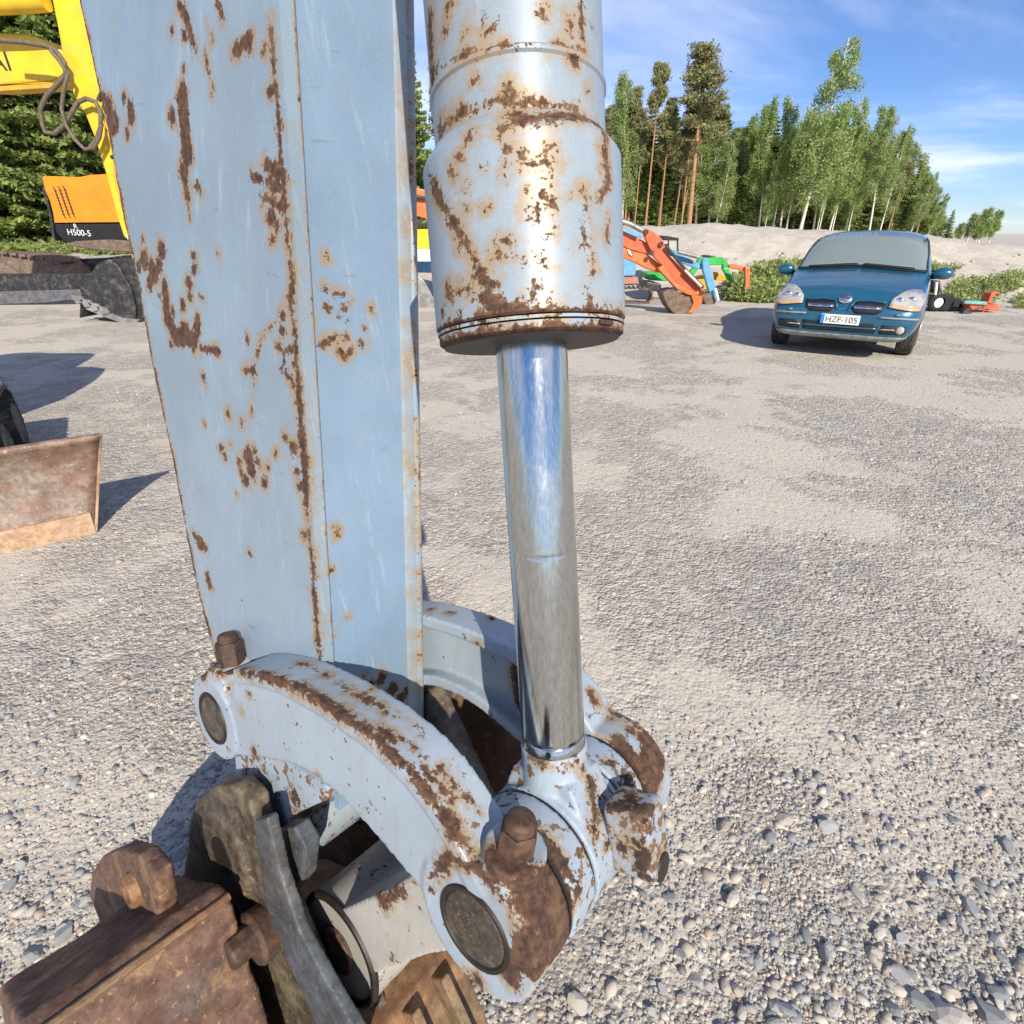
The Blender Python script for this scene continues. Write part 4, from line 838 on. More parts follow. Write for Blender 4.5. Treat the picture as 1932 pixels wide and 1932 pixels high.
plate('bucket_ear', Z5([(1120, 1080), (1260, 1070), (1250, 1180), (1200, 1250), (1080, 1310), (1120, 1250), (1150, 1180)]), Yr - .16, .08, M_orange, re_, .015)
plate('decal', Z5([(385, 560), (420, 575), (440, 640), (400, 610)]), Yr - .0, .02, M_white, re_, 0)
be = empty('blue_mini_excavator', tuple(P3(1330, 576, 13.4) * np.array([1, 1, 0])), 'light blue mini excavator behind the orange red boom', 'mini excavator')
plate('boom', Z5([(880, 570), (960, 570), (1000, 610), (1200, 720), (1290, 730), (1280, 790), (1200, 790), (1000, 710), (930, 640)]), 13.3, .14, M_sky, be, .02)
plate('stick', Z5([(1250, 680), (1290, 650), (1330, 690), (1350, 800), (1390, 950), (1440, 1120), (1400, 1150), (1350, 1100), (1300, 950), (1260, 800)]), 13.2, .13, M_sky, be, .02)
rod('boom_cylinder', Z5([(970, 590), (1200, 650)]), 13.15, .04, M_grey, be); rod('bucket_rod', Z5([(1400, 1010), (1435, 1150)]), 13.1, .03, M_white, be)
plate('bucket', Z5([(1250, 1090), (1330, 1060), (1420, 1140), (1400, 1190), (1340, 1210), (1280, 1190)]), 13.2, .4, M_track, be, .02)
plate('house', Z5([(180, 700), (330, 670), (490, 690), (480, 870), (180, 880)]), 13.6, .9, M_sky, be, .04)
plate('slew_frame', Z5([(180, 890), (510, 880), (520, 960), (180, 960)]), 13.5, .9, simple('pale_red_paint', (.45, .2, .15), .5, dust=.3), be, .02)
cxy = P3(*Z5([(480, 1160)])[0], 13.4)
trackloop(cxy[0] - .35, 13.5, .55, .16, 'track', 0, .25, M_track, be, 30)
plate('body_side', Z5([(300, 320), (420, 335), (560, 380), (560, 430), (300, 380)]), 14.4, .2, M_sky, be, .02)
ca = empty('canopy_excavator', tuple(P3(1270, 570, 14.4) * np.array([1, 1, 0])), 'small excavator with black canopy roof on thin posts', 'mini excavator')
plate('canopy', Z5([(770, 400), (840, 405), (980, 430), (980, 460), (870, 460), (800, 440)]), 14.4, 1.0, M_black, ca, .03)
for x in (860, 965): rod('canopy_post', Z5([(x, 450), (x, 700)]), 14.4, .02, M_dark, ca)
plate('seat', Z5([(830, 500), (870, 500), (880, 600), (960, 600), (960, 640), (830, 640)]), 14.6, .4, M_dark, ca, .02)
plate('house', Z5([(600, 830), (830, 830), (850, 930), (640, 920)]), 14.2, .7, M_green, ca, .03)
plate('undercarriage', Z5([(600, 930), (780, 960), (780, 1060), (720, 1050), (600, 1030)]), 13.9, .8, M_dark, ca, .03)
ge = empty('green_mini_excavator', tuple(P3(1380, 570, 14.2) * np.array([1, 1, 0])), 'bright green mini excavator with arched boom', 'mini excavator')
plate('boom', Z5([(1100, 830), (1150, 770), (1200, 690), (1240, 650), (1330, 660), (1480, 650), (1540, 690), (1560, 760), (1540, 800), (1490, 800), (1490, 740), (1350, 745), (1240, 730), (1160, 860), (1110, 880)]), 14.3, .14, M_green, ge, .02)
plate('stick', Z5([(1490, 780), (1550, 770), (1600, 900), (1640, 960), (1600, 980), (1540, 900)]), 14.2, .12, M_green, ge, .02)
plate('bucket', Z5([(1570, 1010), (1600, 970), (1640, 1010), (1680, 1090), (1640, 1190), (1570, 1150)]), 14.1, .4, M_black, ge, .03)
plate('canopy', Z5([(1300, 640), (1340, 630), (1410, 640), (1410, 665), (1320, 665)]), 14.8, .5, M_dark, ge, .02)
yl = empty('yellow_mini_excavator', tuple(P3(1370, 572, 14.6) * np.array([1, 1, 0])), 'yellow mini excavator half hidden behind the blue stick', 'mini excavator')
plate('boom', Z5([(1390, 820), (1440, 830), (1560, 890), (1570, 930), (1400, 920)]), 14.7, .14, M_yellowd, yl, .02)
plate('body', Z5([(1170, 900), (1280, 860), (1320, 960), (1300, 1040), (1200, 1000)]), 14.8, .5, M_yellowd, yl, .03)
plate('stick', Z5([(1560, 900), (1590, 910), (1690, 1090), (1680, 1110), (1630, 1050)]), 14.5, .1, M_yellowd, yl, .02)
plate('bucket', Z5([(1650, 1120), (1710, 1100), (1760, 1170), (1700, 1195), (1650, 1180)]), 14.3, .4, M_black, yl, .03)
o2 = empty('orange_excavator', tuple(P3(1410, 572, 13.6) * np.array([1, 1, 0])), 'thin orange mini excavator boom and stick standing in the tall grass', 'mini excavator')
plate('boom', Z5([(1560, 740), (1640, 730), (1740, 760), (1810, 765), (1800, 800), (1740, 810), (1630, 790), (1560, 775)]), 13.8, .12, M_orange, o2, .02)
plate('stick', Z5([(1745, 760), (1805, 765), (1800, 1000), (1790, 1090), (1730, 1090), (1750, 950)]), 13.72, .12, M_orange, o2, .02)
plate('bucket', Z5([(1725, 1090), (1790, 1085), (1780, 1150), (1720, 1140)]), 13.7, .3, M_track, o2, .02)
# ---- ride-on mower and red implement on the far right
def Z6(pts): return [(1420.6 + x * .2647, 394.6 + y * .2647) for x, y in pts]
mw = empty('lawn_tractor', tuple(P3(1775, 592, 11.9) * np.array([1, 1, 0])), 'dark lawn tractor with white wheel hub parked by the weedy bank', 'lawn tractor')
Ym = 12.0
plate('bonnet', Z6([(1270, 615), (1420, 620), (1425, 690), (1400, 720), (1270, 700)]), Ym, .5, simple('dark_teal_paint', (.012, .03, .04), .35), mw, .03)
plate('seat', Z6([(1285, 510), (1340, 510), (1335, 600), (1280, 600)]), Ym + .1, .4, M_black, mw, .02)
rod('steering_post', Z6([(1310, 520), (1300, 610)]), Ym - .03, .025, M_white, mw); rod('steering_post', Z6([(1330, 520), (1350, 600)]), Ym - .03, .02, M_grey, mw)
for x, y, r in ((1308, 708, .17), (1375, 700, .17), (1440, 712, .13), (1490, 725, .12)):
    q = P3(*Z6([(x, y)])[0], Ym - .05); q[2] = r; mb = MB(); mb.lathe([(r * .8, 0), (r, .03), (r, .11), (r * .8, .14)], (q, np.array([1., 0, 0]), Zv, np.array([0, 1., 0])), 28); wl = mb.build('wheel', M_black, mw, smooth=True)
    if x < 1320:
        mb = MB(); mb.lathe([(r * .55, -.012), (r * .5, -.02)], (q, np.array([1., 0, 0]), Zv, np.array([0, 1., 0])), 20); mb.build('hub', M_white, wl)
for k in range(7):
    x = 1430 + (k % 4) * 18; y = 640 + (k // 4) * 34; rod('engine_rod', Z6([(x, y), (x + 14, y + 26)]), Ym - .02, .02, M_grey if k % 2 else M_dark, mw, 6)
im = empty('red_implement', tuple(P3(1850, 592, 11.7) * np.array([1, 1, 0])), 'red snow blower attachment with raised chute and pale teal bar', 'implement')
plate('frame_bar', Z6([(1510, 652), (1670, 660), (1675, 682), (1510, 672)]), 11.7, .06, simple('pale_teal_paint', (.2, .45, .45), .5), im, .005)
plate('lower_beam', Z6([(1540, 680), (1690, 690), (1690, 712), (1560, 716)]), 11.75, .2, M_red, im, .01)
plate('housing', Z6([(1670, 680), (1760, 682), (1760, 726), (1680, 724)]), 11.75, .4, M_red, im, .02)
plate('chute', Z6([(1672, 670), (1700, 600), (1730, 585), (1765, 590), (1760, 606), (1735, 604), (1712, 625), (1705, 680)]), 11.8, .2, M_red, im, .01)
rod('brace', Z6([(1590, 716), (1660, 690)]), 11.65, .015, M_dark, im, 6); rod('brace', Z6([(1640, 735), (1650, 680)]), 11.65, .015, M_red, im, 6)
mb = MB(); q = P3(*Z6([(1530, 735)])[0], 11.6); mb.tube([q, q + np.array([.0, .12, 0])], .08, 16); mb.build('wheel', M_dark, im)
# ================================================================== THE BLUE CAR
M_car, t, p = mat('teal_blue_metallic'); co = coord(t)
L(t, mix(t, mr(t, noise(t, 5, 5, .6, co), .5, .8, 0, .22), (.016, .115, .205), (.13, .15, .15)), p.inputs['Base Color'])
p.inputs['Metallic'].default_value = .35; p.inputs['Roughness'].default_value = .3; p.inputs['Coat Weight'].default_value = .8; p.inputs['Coat Roughness'].default_value = .06
M_dusty = simple('road_dust_on_sill', (.22, .24, .23), .7, var=.3, sc_=10)
M_glass, t, p = mat('windscreen_glass'); p.inputs['Base Color'].default_value = (.30, .37, .355, 1); p.inputs['Roughness'].default_value = .05; p.inputs['Specular IOR Level'].default_value = .9; p.inputs['Coat Weight'].default_value = 1; p.inputs['Coat Roughness'].default_value = .02
gt = N(t, 'ShaderNodeBsdfTransparent'); ms = N(t, 'ShaderNodeMixShader', i_0=.42); L(t, p.outputs[0], ms.inputs[1]); L(t, gt.outputs[0], ms.inputs[2]); L(t, ms.outputs[0], t.nodes['Material Output'].inputs[0])
M_lamp = simple('clouded_headlight_lens', (.40, .39, .36), .12, var=.2, sc_=7, coat=1)
M_lampw = simple('amber_corner_lens', (.60, .36, .20), .15, var=.1, coat=1)
M_chrome = simple('bright_chrome', (.75, .72, .76), .12, 1, var=.05)
M_tyre = simple('car_tyre', (.035, .034, .032), .85, var=.3, sc_=20, dust=.5)
M_platew = simple('number_plate_white', (.80, .80, .77), .35, var=.03)
M_blue = simple('number_plate_blue', (.02, .22, .62), .35, var=.03)
car = empty('car', (0, 0, 0), 'teal blue hatchback with clouded headlights parked facing the camera', 'car')
st_ = [  # y, half width, z bottom, z widest, z shoulder, (x,z) upper, (x,z) top, z centre
 (.00, .56, .34, .44, .54, (.44, .58), (.25, .60), .605), (.03, .70, .27, .44, .58, (.52, .62), (.28, .65), .655),
 (.09, .79, .235, .46, .63, (.58, .69), (.30, .73), .735), (.20, .84, .225, .50, .70, (.64, .78), (.34, .82), .83),
 (.40, .865, .23, .52, .77, (.69, .855), (.38, .89), .90), (.75, .875, .25, .53, .84, (.72, .92), (.42, .95), .96),
 (1.08, .88, .25, .54, .88, (.74, .97), (.46, 1.005), 1.015), (1.22, .88, .25, .55, .90, (.765, 1.02), (.56, 1.07), 1.085),
 (1.50, .88, .22, .55, .91, (.745, 1.18), (.56, 1.24), 1.26), (1.75, .88, .22, .55, .92, (.72, 1.31), (.53, 1.385), 1.40),
 (1.95, .88, .22, .55, .93, (.70, 1.385), (.50, 1.455), 1.472), (2.6, .88, .22, .55, .94, (.69, 1.41), (.50, 1.48), 1.50),
 (3.5, .88, .24, .56, .95, (.68, 1.39), (.49, 1.465), 1.48), (3.95, .86, .27, .56, .94, (.68, 1.30), (.45, 1.37), 1.38), (4.2, .80, .32, .56, .90, (.66, .98), (.45, 1.03), 1.04)]
V = []; rings = []
for (y, w_, zb, zm, zs, u1, u2, zc) in st_:
    half = [(0, zb), (w_ * .75, zb), (w_ * .93, zb + .06), (w_, zm), (w_ * .985, (zm + zs) / 2), (w_ * .955, zs), (u1[0] + .035, (u1[1] * 2 + zs) / 3 if u1[1] - zs > .2 else u1[1] - .012), u1, u2, (0, zc)]
    ring = half + [(-x, z) for x, z in half[-2:0:-1]]
    rings.append(len(ring)); V += [(x, y, z) for x, z in ring]
n = rings[0]; F = [(i * n + k, i * n + (k + 1) % n, (i + 1) * n + (k + 1) % n, (i + 1) * n + k) for i in range(len(st_) - 1) for k in range(n)]
F += [tuple(range(n - 1, -1, -1)), tuple((len(st_) - 1) * n + k for k in range(n))]
mb = MB(); mb.add(V, F); body = mb.build('body', M_car, car, smooth='all', local=True)
md = body.modifiers.new('s', 'SUBSURF'); md.levels = md.render_levels = 2; bake(body)
bvb = BVHTree.FromPolygons([tuple(v.co) for v in body.data.vertices], [tuple(p.vertices) for p in body.data.polygons])
def skin(name, pts, m, axis='y', off=.006, th=.01, parent=None, sub=4, side=1):
    bm = bmesh.new(); vs = [bm.verts.new((x, 0, z)) for x, z in pts]; bm.faces.new(vs); bmesh.ops.triangulate(bm, faces=bm.faces)
    for _ in range(sub):
        ed = [e for e in bm.edges if e.calc_length() > .07]
        if not ed: break
        bmesh.ops.subdivide_edges(bm, edges=ed, cuts=1); bmesh.ops.triangulate(bm, faces=bm.faces)
    bmesh.ops.remove_doubles(bm, verts=bm.verts, dist=1e-5)
    V = []
    for v in bm.verts:
        if axis == 'y': h = bvb.ray_cast(Vector((v.co.x, -2, v.co.z)), Vector((0, 1, 0)))
        else: h = bvb.ray_cast(Vector((side * 3, v.co.x, v.co.z)), Vector((-side, 0, 0)))
        if h[0] is None:
            h = bvb.find_nearest(Vector((v.co.x, max(.1, 1.0 + (v.co.z - 1.0) * 1.9) if v.co.z > .95 else .1, v.co.z)) if axis == 'y' else Vector((side * .9, v.co.x, v.co.z)))
        q = h[0] + h[1] * off if h[1].length else h[0]; V.append(tuple(q))
    F = [tuple(v.index for v in f.verts) for f in bm.faces]; bm.verts.index_update(); F = [tuple(v.index for v in f.verts) for f in bm.faces]; bm.free()
    mbx = MB(); mbx.add(V, F); o = mbx.build(name, m, parent or car, smooth='all', local=True)
    md = o.modifiers.new('s', 'SOLIDIFY'); md.thickness = th; md.offset = 0; return o
def mir(pts, s): return [(x * s, z) for x, z in pts]
# cabin: remove windscreen area of the shell so that the seats show through the glass
sk = body.data; bm = bmesh.new(); bm.from_mesh(sk)
kill = [f for f in bm.faces if 1.22 < f.calc_center_median().y < 1.86 and f.calc_center_median().z > 1.03 and abs(f.calc_center_median().x) < .66 and f.normal.y < -.3]
bmesh.ops.delete(bm, geom=kill, context='FACES'); bm.to_mesh(sk); bm.free()
gz_ = skin('windscreen', [(-.75, 1.0), (0, 1.045), (.75, 1.0), (.72, 1.20), (.665, 1.39), (.42, 1.43), (0, 1.445), (-.42, 1.43), (-.665, 1.39), (-.72, 1.20)], M_glass, off=.012, th=.006, sub=6)
skin('windscreen_seal', [(-.77, .985), (0, 1.03), (.77, .985), (.76, 1.0), (0, 1.05), (-.76, 1.0)], M_black, off=.016, th=.008)
for s in (1, -1):
    skin('pillar_seal', mir([(.745, 1.0), (.76, 1.003), (.73, 1.20), (.675, 1.395), (.66, 1.385), (.715, 1.20)], s), M_black, off=.014, th=.006)
M_seat = simple('grey_seat_fabric', (.13, .145, .155), .9, var=.15); M_cab = simple('pale_dashboard', (.36, .38, .36), .8, var=.1)
mb = MB(); mb.box((0, 1.72, .95), (1.4, .7, .1)); mb.build('dashboard', M_cab, car, local=True, bevel=.03)
for s in (-1, 1):
    mb = MB(); mb.box((s * .36, 2.5, .96), (.50, .16, .6)); st = mb.build('seat', M_seat, car, local=True, bevel=.07)
    mb = MB(); mb.box((s * .36, 2.52, 1.30), (.26, .1, .18)); mb.build('headrest', M_seat, st, local=True, bevel=.04)
mb = MB(); mb.box((0, 3.4, 1.0), (1.3, .15, .6)); mb.build('rear_seat', M_seat, car, local=True, bevel=.07)
mb = MB(); tor = [(.36 + .18 * math.cos(a), 1.95 + .05 * math.sin(a), 1.04 + .16 * math.sin(a)) for a in np.linspace(0, 2 * math.pi, 24)]; mb.tube(tor, .016, 8); mb.build('steering_wheel', M_black, car, local=True)
mb = MB(); mb.box((0, 1.82, 1.36), (.22, .03, .06)); mb.build('rear_view_mirror', M_black, car, local=True, bevel=.01)
for s in (1, -1):
    hl = skin('headlight', mir([(.47, .645), (.70, .615), (.775, .62), (.80, .70), (.795, .775), (.74, .825), (.64, .825), (.55, .785), (.48, .72)], s), M_lamp, off=.012, th=.02, sub=5)
    skin('corner_lens', mir([(.47, .640), (.70, .608), (.775, .612), (.79, .655), (.70, .645), (.475, .668)], s), M_lampw, off=.022, th=.01, parent=hl)
    q = [(.565 * s, .22, .715), (.68 * s, .29, .725)]
    for c_ in q:
        h = bvb.ray_cast(Vector((c_[0], -2, c_[2])), Vector((0, 1, 0)))[0]
        mb = MB(); mb.ico((h.x, h.y - .012, h.z), .05, 2, (1, .35, 1)); mb.build('reflector', M_chrome, hl, smooth='all', local=True)
    gr_ = skin('grille', mir([(.085, .62), (.14, .565), (.36, .562), (.42, .60), (.44, .675), (.26, .690), (.12, .685)], s), M_black, off=.004, th=.01)
    skin('grille_bar', mir([(.115, .618), (.395, .614), (.405, .642), (.115, .645)], s), M_chrome, off=.016, th=.016, parent=gr_)
    skin('grille_frame', mir([(.05, .60), (.070, .60), (.115, .69), (.26, .698), (.44, .682), (.44, .695), (.26, .712), (.10, .705)], s), M_car, off=.014, th=.014)
    fg = skin('fog_light_recess', mir([(.44, .345), (.70, .352), (.715, .40), (.70, .45), (.46, .448)], s), M_black, off=.004, th=.008)
    skin('fog_light_bar', mir([(.44, .392), (.60, .394), (.60, .41), (.44, .408)], s), M_grey, off=.012, th=.012, parent=fg)
    h = bvb.ray_cast(Vector((.655 * s, -2, .40)), Vector((0, 1, 0)))[0]
    if s > 0:
        mb = MB(); mb.ico((h.x, h.y - .01, h.z), .047, 2, (1, .4, 1)); mb.build('fog_light', M_lamp, fg, smooth='all', local=True)
    skin('washer_jet', mir([(.565, .565), (.61, .56), (.615, .58), (.57, .585)], s), M_chrome, off=.014, th=.014)
    skin('bumper_strip', mir([(.40, .528), (.60, .524), (.80, .516), (.80, .535), (.60, .542), (.40, .546)], s), simple('faded_bumper_trim', (.28, .30, .29), .6, var=.2), off=.010, th=.014)
    skin('wiper', mir([(.02, 1.035), (.30, 1.02), (.62, .998), (.62, 1.012), (.30, 1.036), (.05, 1.054)], s), M_black, off=.03, th=.014)
    mm = MB(); mm.ico((s * .95, 1.32, .975), .11, 3, (1.05, .62, .68)); mi = mm.build('wing_mirror', M_car, car, smooth='all', local=True)
    mm = MB(); mm.tube([(s * .84, 1.40, .93), (s * .92, 1.35, .94)], .035, 10); mm.build('mirror_stem', M_black, mi, local=True)
    mm = MB(); mm.ico((s * .95, 1.345, .975), .106, 3, (1.0, .55, .64)); mm.build('mirror_glass', M_black, mi, smooth='all', local=True)
    skin('side_window', [(1.55, .99), (1.95, 1.31), (2.25, 1.34), (2.25, .99)], M_glass, 'x', .006, .006, side=s)
    skin('side_window', [(2.32, .99), (2.32, 1.34), (3.1, 1.33), (3.2, .99)], M_glass, 'x', .006, .006, side=s)
    skin('side_moulding', [(1.25, .52), (3.0, .54), (3.0, .60), (1.25, .58)], M_dusty, 'x', .012, .02, side=s)
    for yw in (.88, 3.42):
        skin('wheel_arch', [(yw + .345 * math.cos(a), .30 + .345 * math.sin(a)) for a in np.linspace(-.25, math.pi + .25, 20)], M_black, 'x', .003, .004, side=s)
        mm = MB(); prof = [(.20, -.10), (.29, -.098), (.313, -.08), (.318, 0), (.313, .08), (.29, .098), (.20, .10)]
        mm.lathe(prof, (np.array([s * .765, yw, .312]), np.array([0, 1., 0]), np.array([0, 0, 1.]), np.array([1., 0, 0])), 40); wh = mm.build('wheel', M_tyre, car, smooth=True, local=True)
        for gxx in (-.05, -.017, .017, .05):
            mm = MB(); mm.lathe([(.317, -.004), (.3205, -.003), (.3205, .003), (.317, .004)], (np.array([s * .765 + gxx, yw, .312]), np.array([0, 1., 0]), np.array([0, 0, 1.]), np.array([1., 0, 0])), 40); mm.build('tread_rib', M_tyre, wh, local=True)
        mm = MB(); mm.lathe([(.205, .0), (.20, .012), (.12, .02), (.03, .024)], (np.array([s * .864, yw, .312]), np.array([0, 1., 0]), np.array([0, 0, 1.]), np.array([s * 1., 0, 0])), 24); mm.build('rim', M_grey, wh, smooth=True, local=True)
skin('lower_intake', [(-.40, .345), (.40, .345), (.425, .455), (-.425, .455)], M_black, off=.004, th=.008)
skin('intake_bar', [(-.41, .392), (.41, .392), (.415, .412), (-.415, .412)], M_car, off=.014, th=.014)
skin('bumper_lip', [(-.76, .262), (-.40, .258), (.40, .258), (.76, .262), (.74, .315), (.40, .312), (-.40, .312), (-.74, .315)], M_dusty, off=.008, th=.012)
em = skin('badge', [(.075 * math.cos(a), .705 + .042 * math.sin(a)) for a in np.linspace(0, 2 * math.pi, 20, endpoint=False)], M_chrome, off=.014, th=.014)
skin('badge_centre', [(.05 * math.cos(a), .705 + .026 * math.sin(a)) for a in np.linspace(0, 2 * math.pi, 16, endpoint=False)], simple('badge_grey', (.35, .33, .42), .3, .8), off=.024, th=.006, parent=em)
skin('badge_bar', [(-.074, .696), (.074, .696), (.074, .713), (-.074, .713)], M_chrome, off=.03, th=.006, parent=em)
h = bvb.ray_cast(Vector((0, -2, .50)), Vector((0, 1, 0)))[0]; yp = h.y - .03
mb = MB(); mb.box((0, yp, .487), (.43, .012, .112)); npl = mb.build('number_plate', M_platew, car, local=True, bevel=.003)
mb = MB(); mb.box((-.194, yp - .008, .487), (.038, .004, .104)); mb.build('plate_band', M_blue, npl, local=True)
text('plate_characters', 'HZF-105', .098, simple('plate_ink', (.16, .16, .16), .5), npl, (-.163, yp - .009, .453), (1, 0, 0), (0, 0, 1), .002)
mb = MB(); mb.tube([(0, 2.05, 1.48), (0, 2.11, 1.53)], [.012, .006], 8); mb.build('antenna', M_black, car, local=True)
mb = MB(); mb.box((0, 2.3, .24), (1.3, 3.4, .1)); mb.build('floor_pan', M_black, car, local=True)
mb = MB(); mb.box((.5, .95, .2), (.12, .05, .12)); mb.build('sunlit_patch', M_lampw, car, local=True)  # bright amber box inboard of the wheel: a sunlit patch put into its colour
fa = np.array([(3.9687 + 5.1743) / 2 + .02, (8.4356 + 7.442) / 2, 0]); cyaw = math.radians(-33.5)
Rc = Matrix.Rotation(cyaw, 3, 'Z'); car.location = Vector(fa) - Rc @ Vector((0, .88, 0)); car.rotation_euler = (0, 0, cyaw)
ORG[car.name] = np.zeros(3)

# ================================================================== VEGETATION
def leafcloud(name, C, size, normals_up, m, tone, rngs, asp=1.6):
    n = len(C); U = rngs.normal(size=(n, 3)); U /= np.linalg.norm(U, axis=1)[:, None]
    Nn = rngs.normal(size=(n, 3)) + np.array([0, 0, normals_up]); T_ = np.cross(Nn, U); T_ /= np.linalg.norm(T_, axis=1)[:, None] + 1e-9
    U2 = np.cross(T_, Nn); U2 /= np.linalg.norm(U2, axis=1)[:, None] + 1e-9
    s = size * rngs.uniform(.6, 1.35, (n, 1))
    V = np.stack([C - T_ * s * asp * .5, C + U2 * s * .5, C + T_ * s * asp * .5, C - U2 * s * .5], 1).reshape(-1, 3)
    me = bpy.data.meshes.new(name); me.vertices.add(n * 4); me.vertices.foreach_set('co', V.reshape(-1).astype(np.float32))
    me.loops.add(n * 4); me.polygons.add(n); me.loops.foreach_set('vertex_index', np.arange(n * 4, dtype=np.int32))
    me.polygons.foreach_set('loop_start', np.arange(0, n * 4, 4, dtype=np.int32)); me.polygons.foreach_set('loop_total', np.full(n, 4, dtype=np.int32)); me.update(calc_edges=True)
    a = me.attributes.new('tone', 'FLOAT', 'POINT'); a.data.foreach_set('value', np.repeat(tone, 4).astype(np.float32)); me.materials.append(m); return me
def tubemesh(name, tubes, m, n=7):
    mb = MB()
    for pts, r in tubes: mb.tube(pts, r, n, caps=False)
    me = bpy.data.meshes.new(name); me.from_pydata(mb.v, [], mb.f); me.materials.append(m); me.polygons.foreach_set('use_smooth', [True] * len(me.polygons)); return me
def birch(seed, h=12, dens=1.0):
    r = np.random.RandomState(seed); tr = []; top = np.array([0, 0, h]); bend = r.normal(size=2) * .25
    ax = [np.array([bend[0] * math.sin(t_ * 2.2), bend[1] * math.sin(t_ * 2.6), h * t_]) for t_ in np.linspace(0, 1, 12)]
    tr.append((ax, [.12 * (1 - i / 12) + .012 for i in range(12)])); C = []; tone = []
    c0 = r.uniform(.12, .30)
    for k in range(60):
        t_ = c0 + (1 - c0) * r.random() ** .85 * .97; i = t_ * 11; a0 = ax[int(i)] * (1 - i % 1) + ax[min(11, int(i) + 1)] * (i % 1)
        an = r.uniform(0, 6.28); ln = (1.25 - t_) * h * .22 * r.uniform(.55, 1.1) * min(1, (t_ - c0) * 5 + .45) + .3
        up = r.uniform(.35, .9); p1 = a0 + np.array([math.cos(an), math.sin(an), up]) * ln * .6; p2 = p1 + np.array([math.cos(an) * .4, math.sin(an) * .4, up * .2 - .1]) * ln * .7
        tr.append(([a0, p1, p2], [.022, .014, .006])); nl = int(210 * dens)
        s_ = r.random(nl) ** .6; P_ = a0 + (p2 - a0) * s_[:, None] + (p1 - (a0 + p2) / 2) * (4 * s_ * (1 - s_))[:, None] * .5
        P_ = P_ + r.normal(size=(nl, 3)) * np.array([.22, .22, .26]) * (.5 + .5 * ln / 2); P_[:, 2] -= r.random(nl) ** 2 * .55
        C.append(P_); tone.append(np.clip(r.normal(.5, .25) + r.normal(0, .2, nl), 0, 1))
    C = np.concatenate(C); tone = np.concatenate(tone)
    return tubemesh('trunk', tr, M_birchbark), leafcloud('crown', C, .105, .6, M_birchleaf, tone, r)
def pine(seed, h=12, c0=.5, dens=1.0):
    r = np.random.RandomState(seed); ax = [np.array([.12 * math.sin(t_ * 3 + seed), .1 * math.sin(t_ * 2), h * t_]) for t_ in np.linspace(0, 1, 10)]
    tr = [(ax, [.17 * (1 - i / 10) + .02 for i in range(10)])]; C = []; tone = []
    for k in range(44):
        t_ = c0 + (1 - c0) * r.random() ** .8; i = t_ * 9; a0 = ax[int(i)] * (1 - i % 1) + ax[min(9, int(i) + 1)] * (i % 1)
        an = r.uniform(0, 6.28); ln = (1.12 - t_) * h * .24 * r.uniform(.6, 1.25) + .25; up = r.uniform(-.15, .45)
        p1 = a0 + np.array([math.cos(an), math.sin(an), up]) * ln * .7; p2 = p1 + np.array([math.cos(an) * .4, math.sin(an) * .4, up + .25]) * ln * .6
        tr.append(([a0, p1, p2], [.04, .025, .01]))
        for q in range(4):
            c_ = a0 + (p2 - a0) * r.uniform(.45, 1.05) + r.normal(size=3) * .18; nl = int(62 * dens)
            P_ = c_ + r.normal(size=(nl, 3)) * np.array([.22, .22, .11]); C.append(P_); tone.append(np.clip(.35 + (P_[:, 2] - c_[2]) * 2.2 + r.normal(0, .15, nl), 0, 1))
    for k in range(12):                                      # dead twigs below the crown
        t_ = r.uniform(.25, c0); a0 = np.array([0, 0, h * t_]); an = r.uniform(0, 6.28); tr.append(([a0, a0 + np.array([math.cos(an), math.sin(an), -.1]) * r.uniform(.4, 1.2)], [.015, .004]))
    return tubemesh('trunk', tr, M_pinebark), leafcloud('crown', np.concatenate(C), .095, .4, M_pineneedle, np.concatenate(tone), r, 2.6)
def spruce(seed, h=12, wd=.2, c0=.06, dens=1.0, size=.13):
    r = np.random.RandomState(seed); tr = [([np.array([0, 0, 0]), np.array([0, 0, h])], [.16, .015])]; C = []; tone = []
    z = h * c0
    while z < h * .985:
        t_ = z / h; nb_ = r.randint(5, 8)
        for k in range(nb_):
            an = r.uniform(0, 6.28); ln = (1 - t_) ** .85 * h * wd * r.uniform(.7, 1.15) + .12; nl = int((14 + 52 * ln) * dens)
            s_ = r.random(nl) ** .7; d_ = np.array([math.cos(an), math.sin(an)]); per = np.array([-d_[1], d_[0]])
            droop = -.28 * s_ * ln + .22 * s_ ** 3 * ln; sw = (r.random(nl) - .5) * 2 * (.10 + .26 * ln * (1 - s_ * .75)) * 1.0
            P_ = np.c_[d_[0] * s_ * ln + per[0] * sw, d_[1] * s_ * ln + per[1] * sw, z + droop - abs(sw) * .45 - r.random(nl) ** 2 * .12]
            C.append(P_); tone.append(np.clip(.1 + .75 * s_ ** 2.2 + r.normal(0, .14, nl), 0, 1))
            tr.append(([np.array([0, 0, z]), np.array([d_[0] * ln * .9, d_[1] * ln * .9, z - .2 * ln])], [.02, .005]))
        z += h * .026 + .05
    return tubemesh('trunk', tr, M_darkbark, 5), leafcloud('crown', np.concatenate(C), size, 1.2, M_spruceneedle, np.concatenate(tone), r, 2.0)
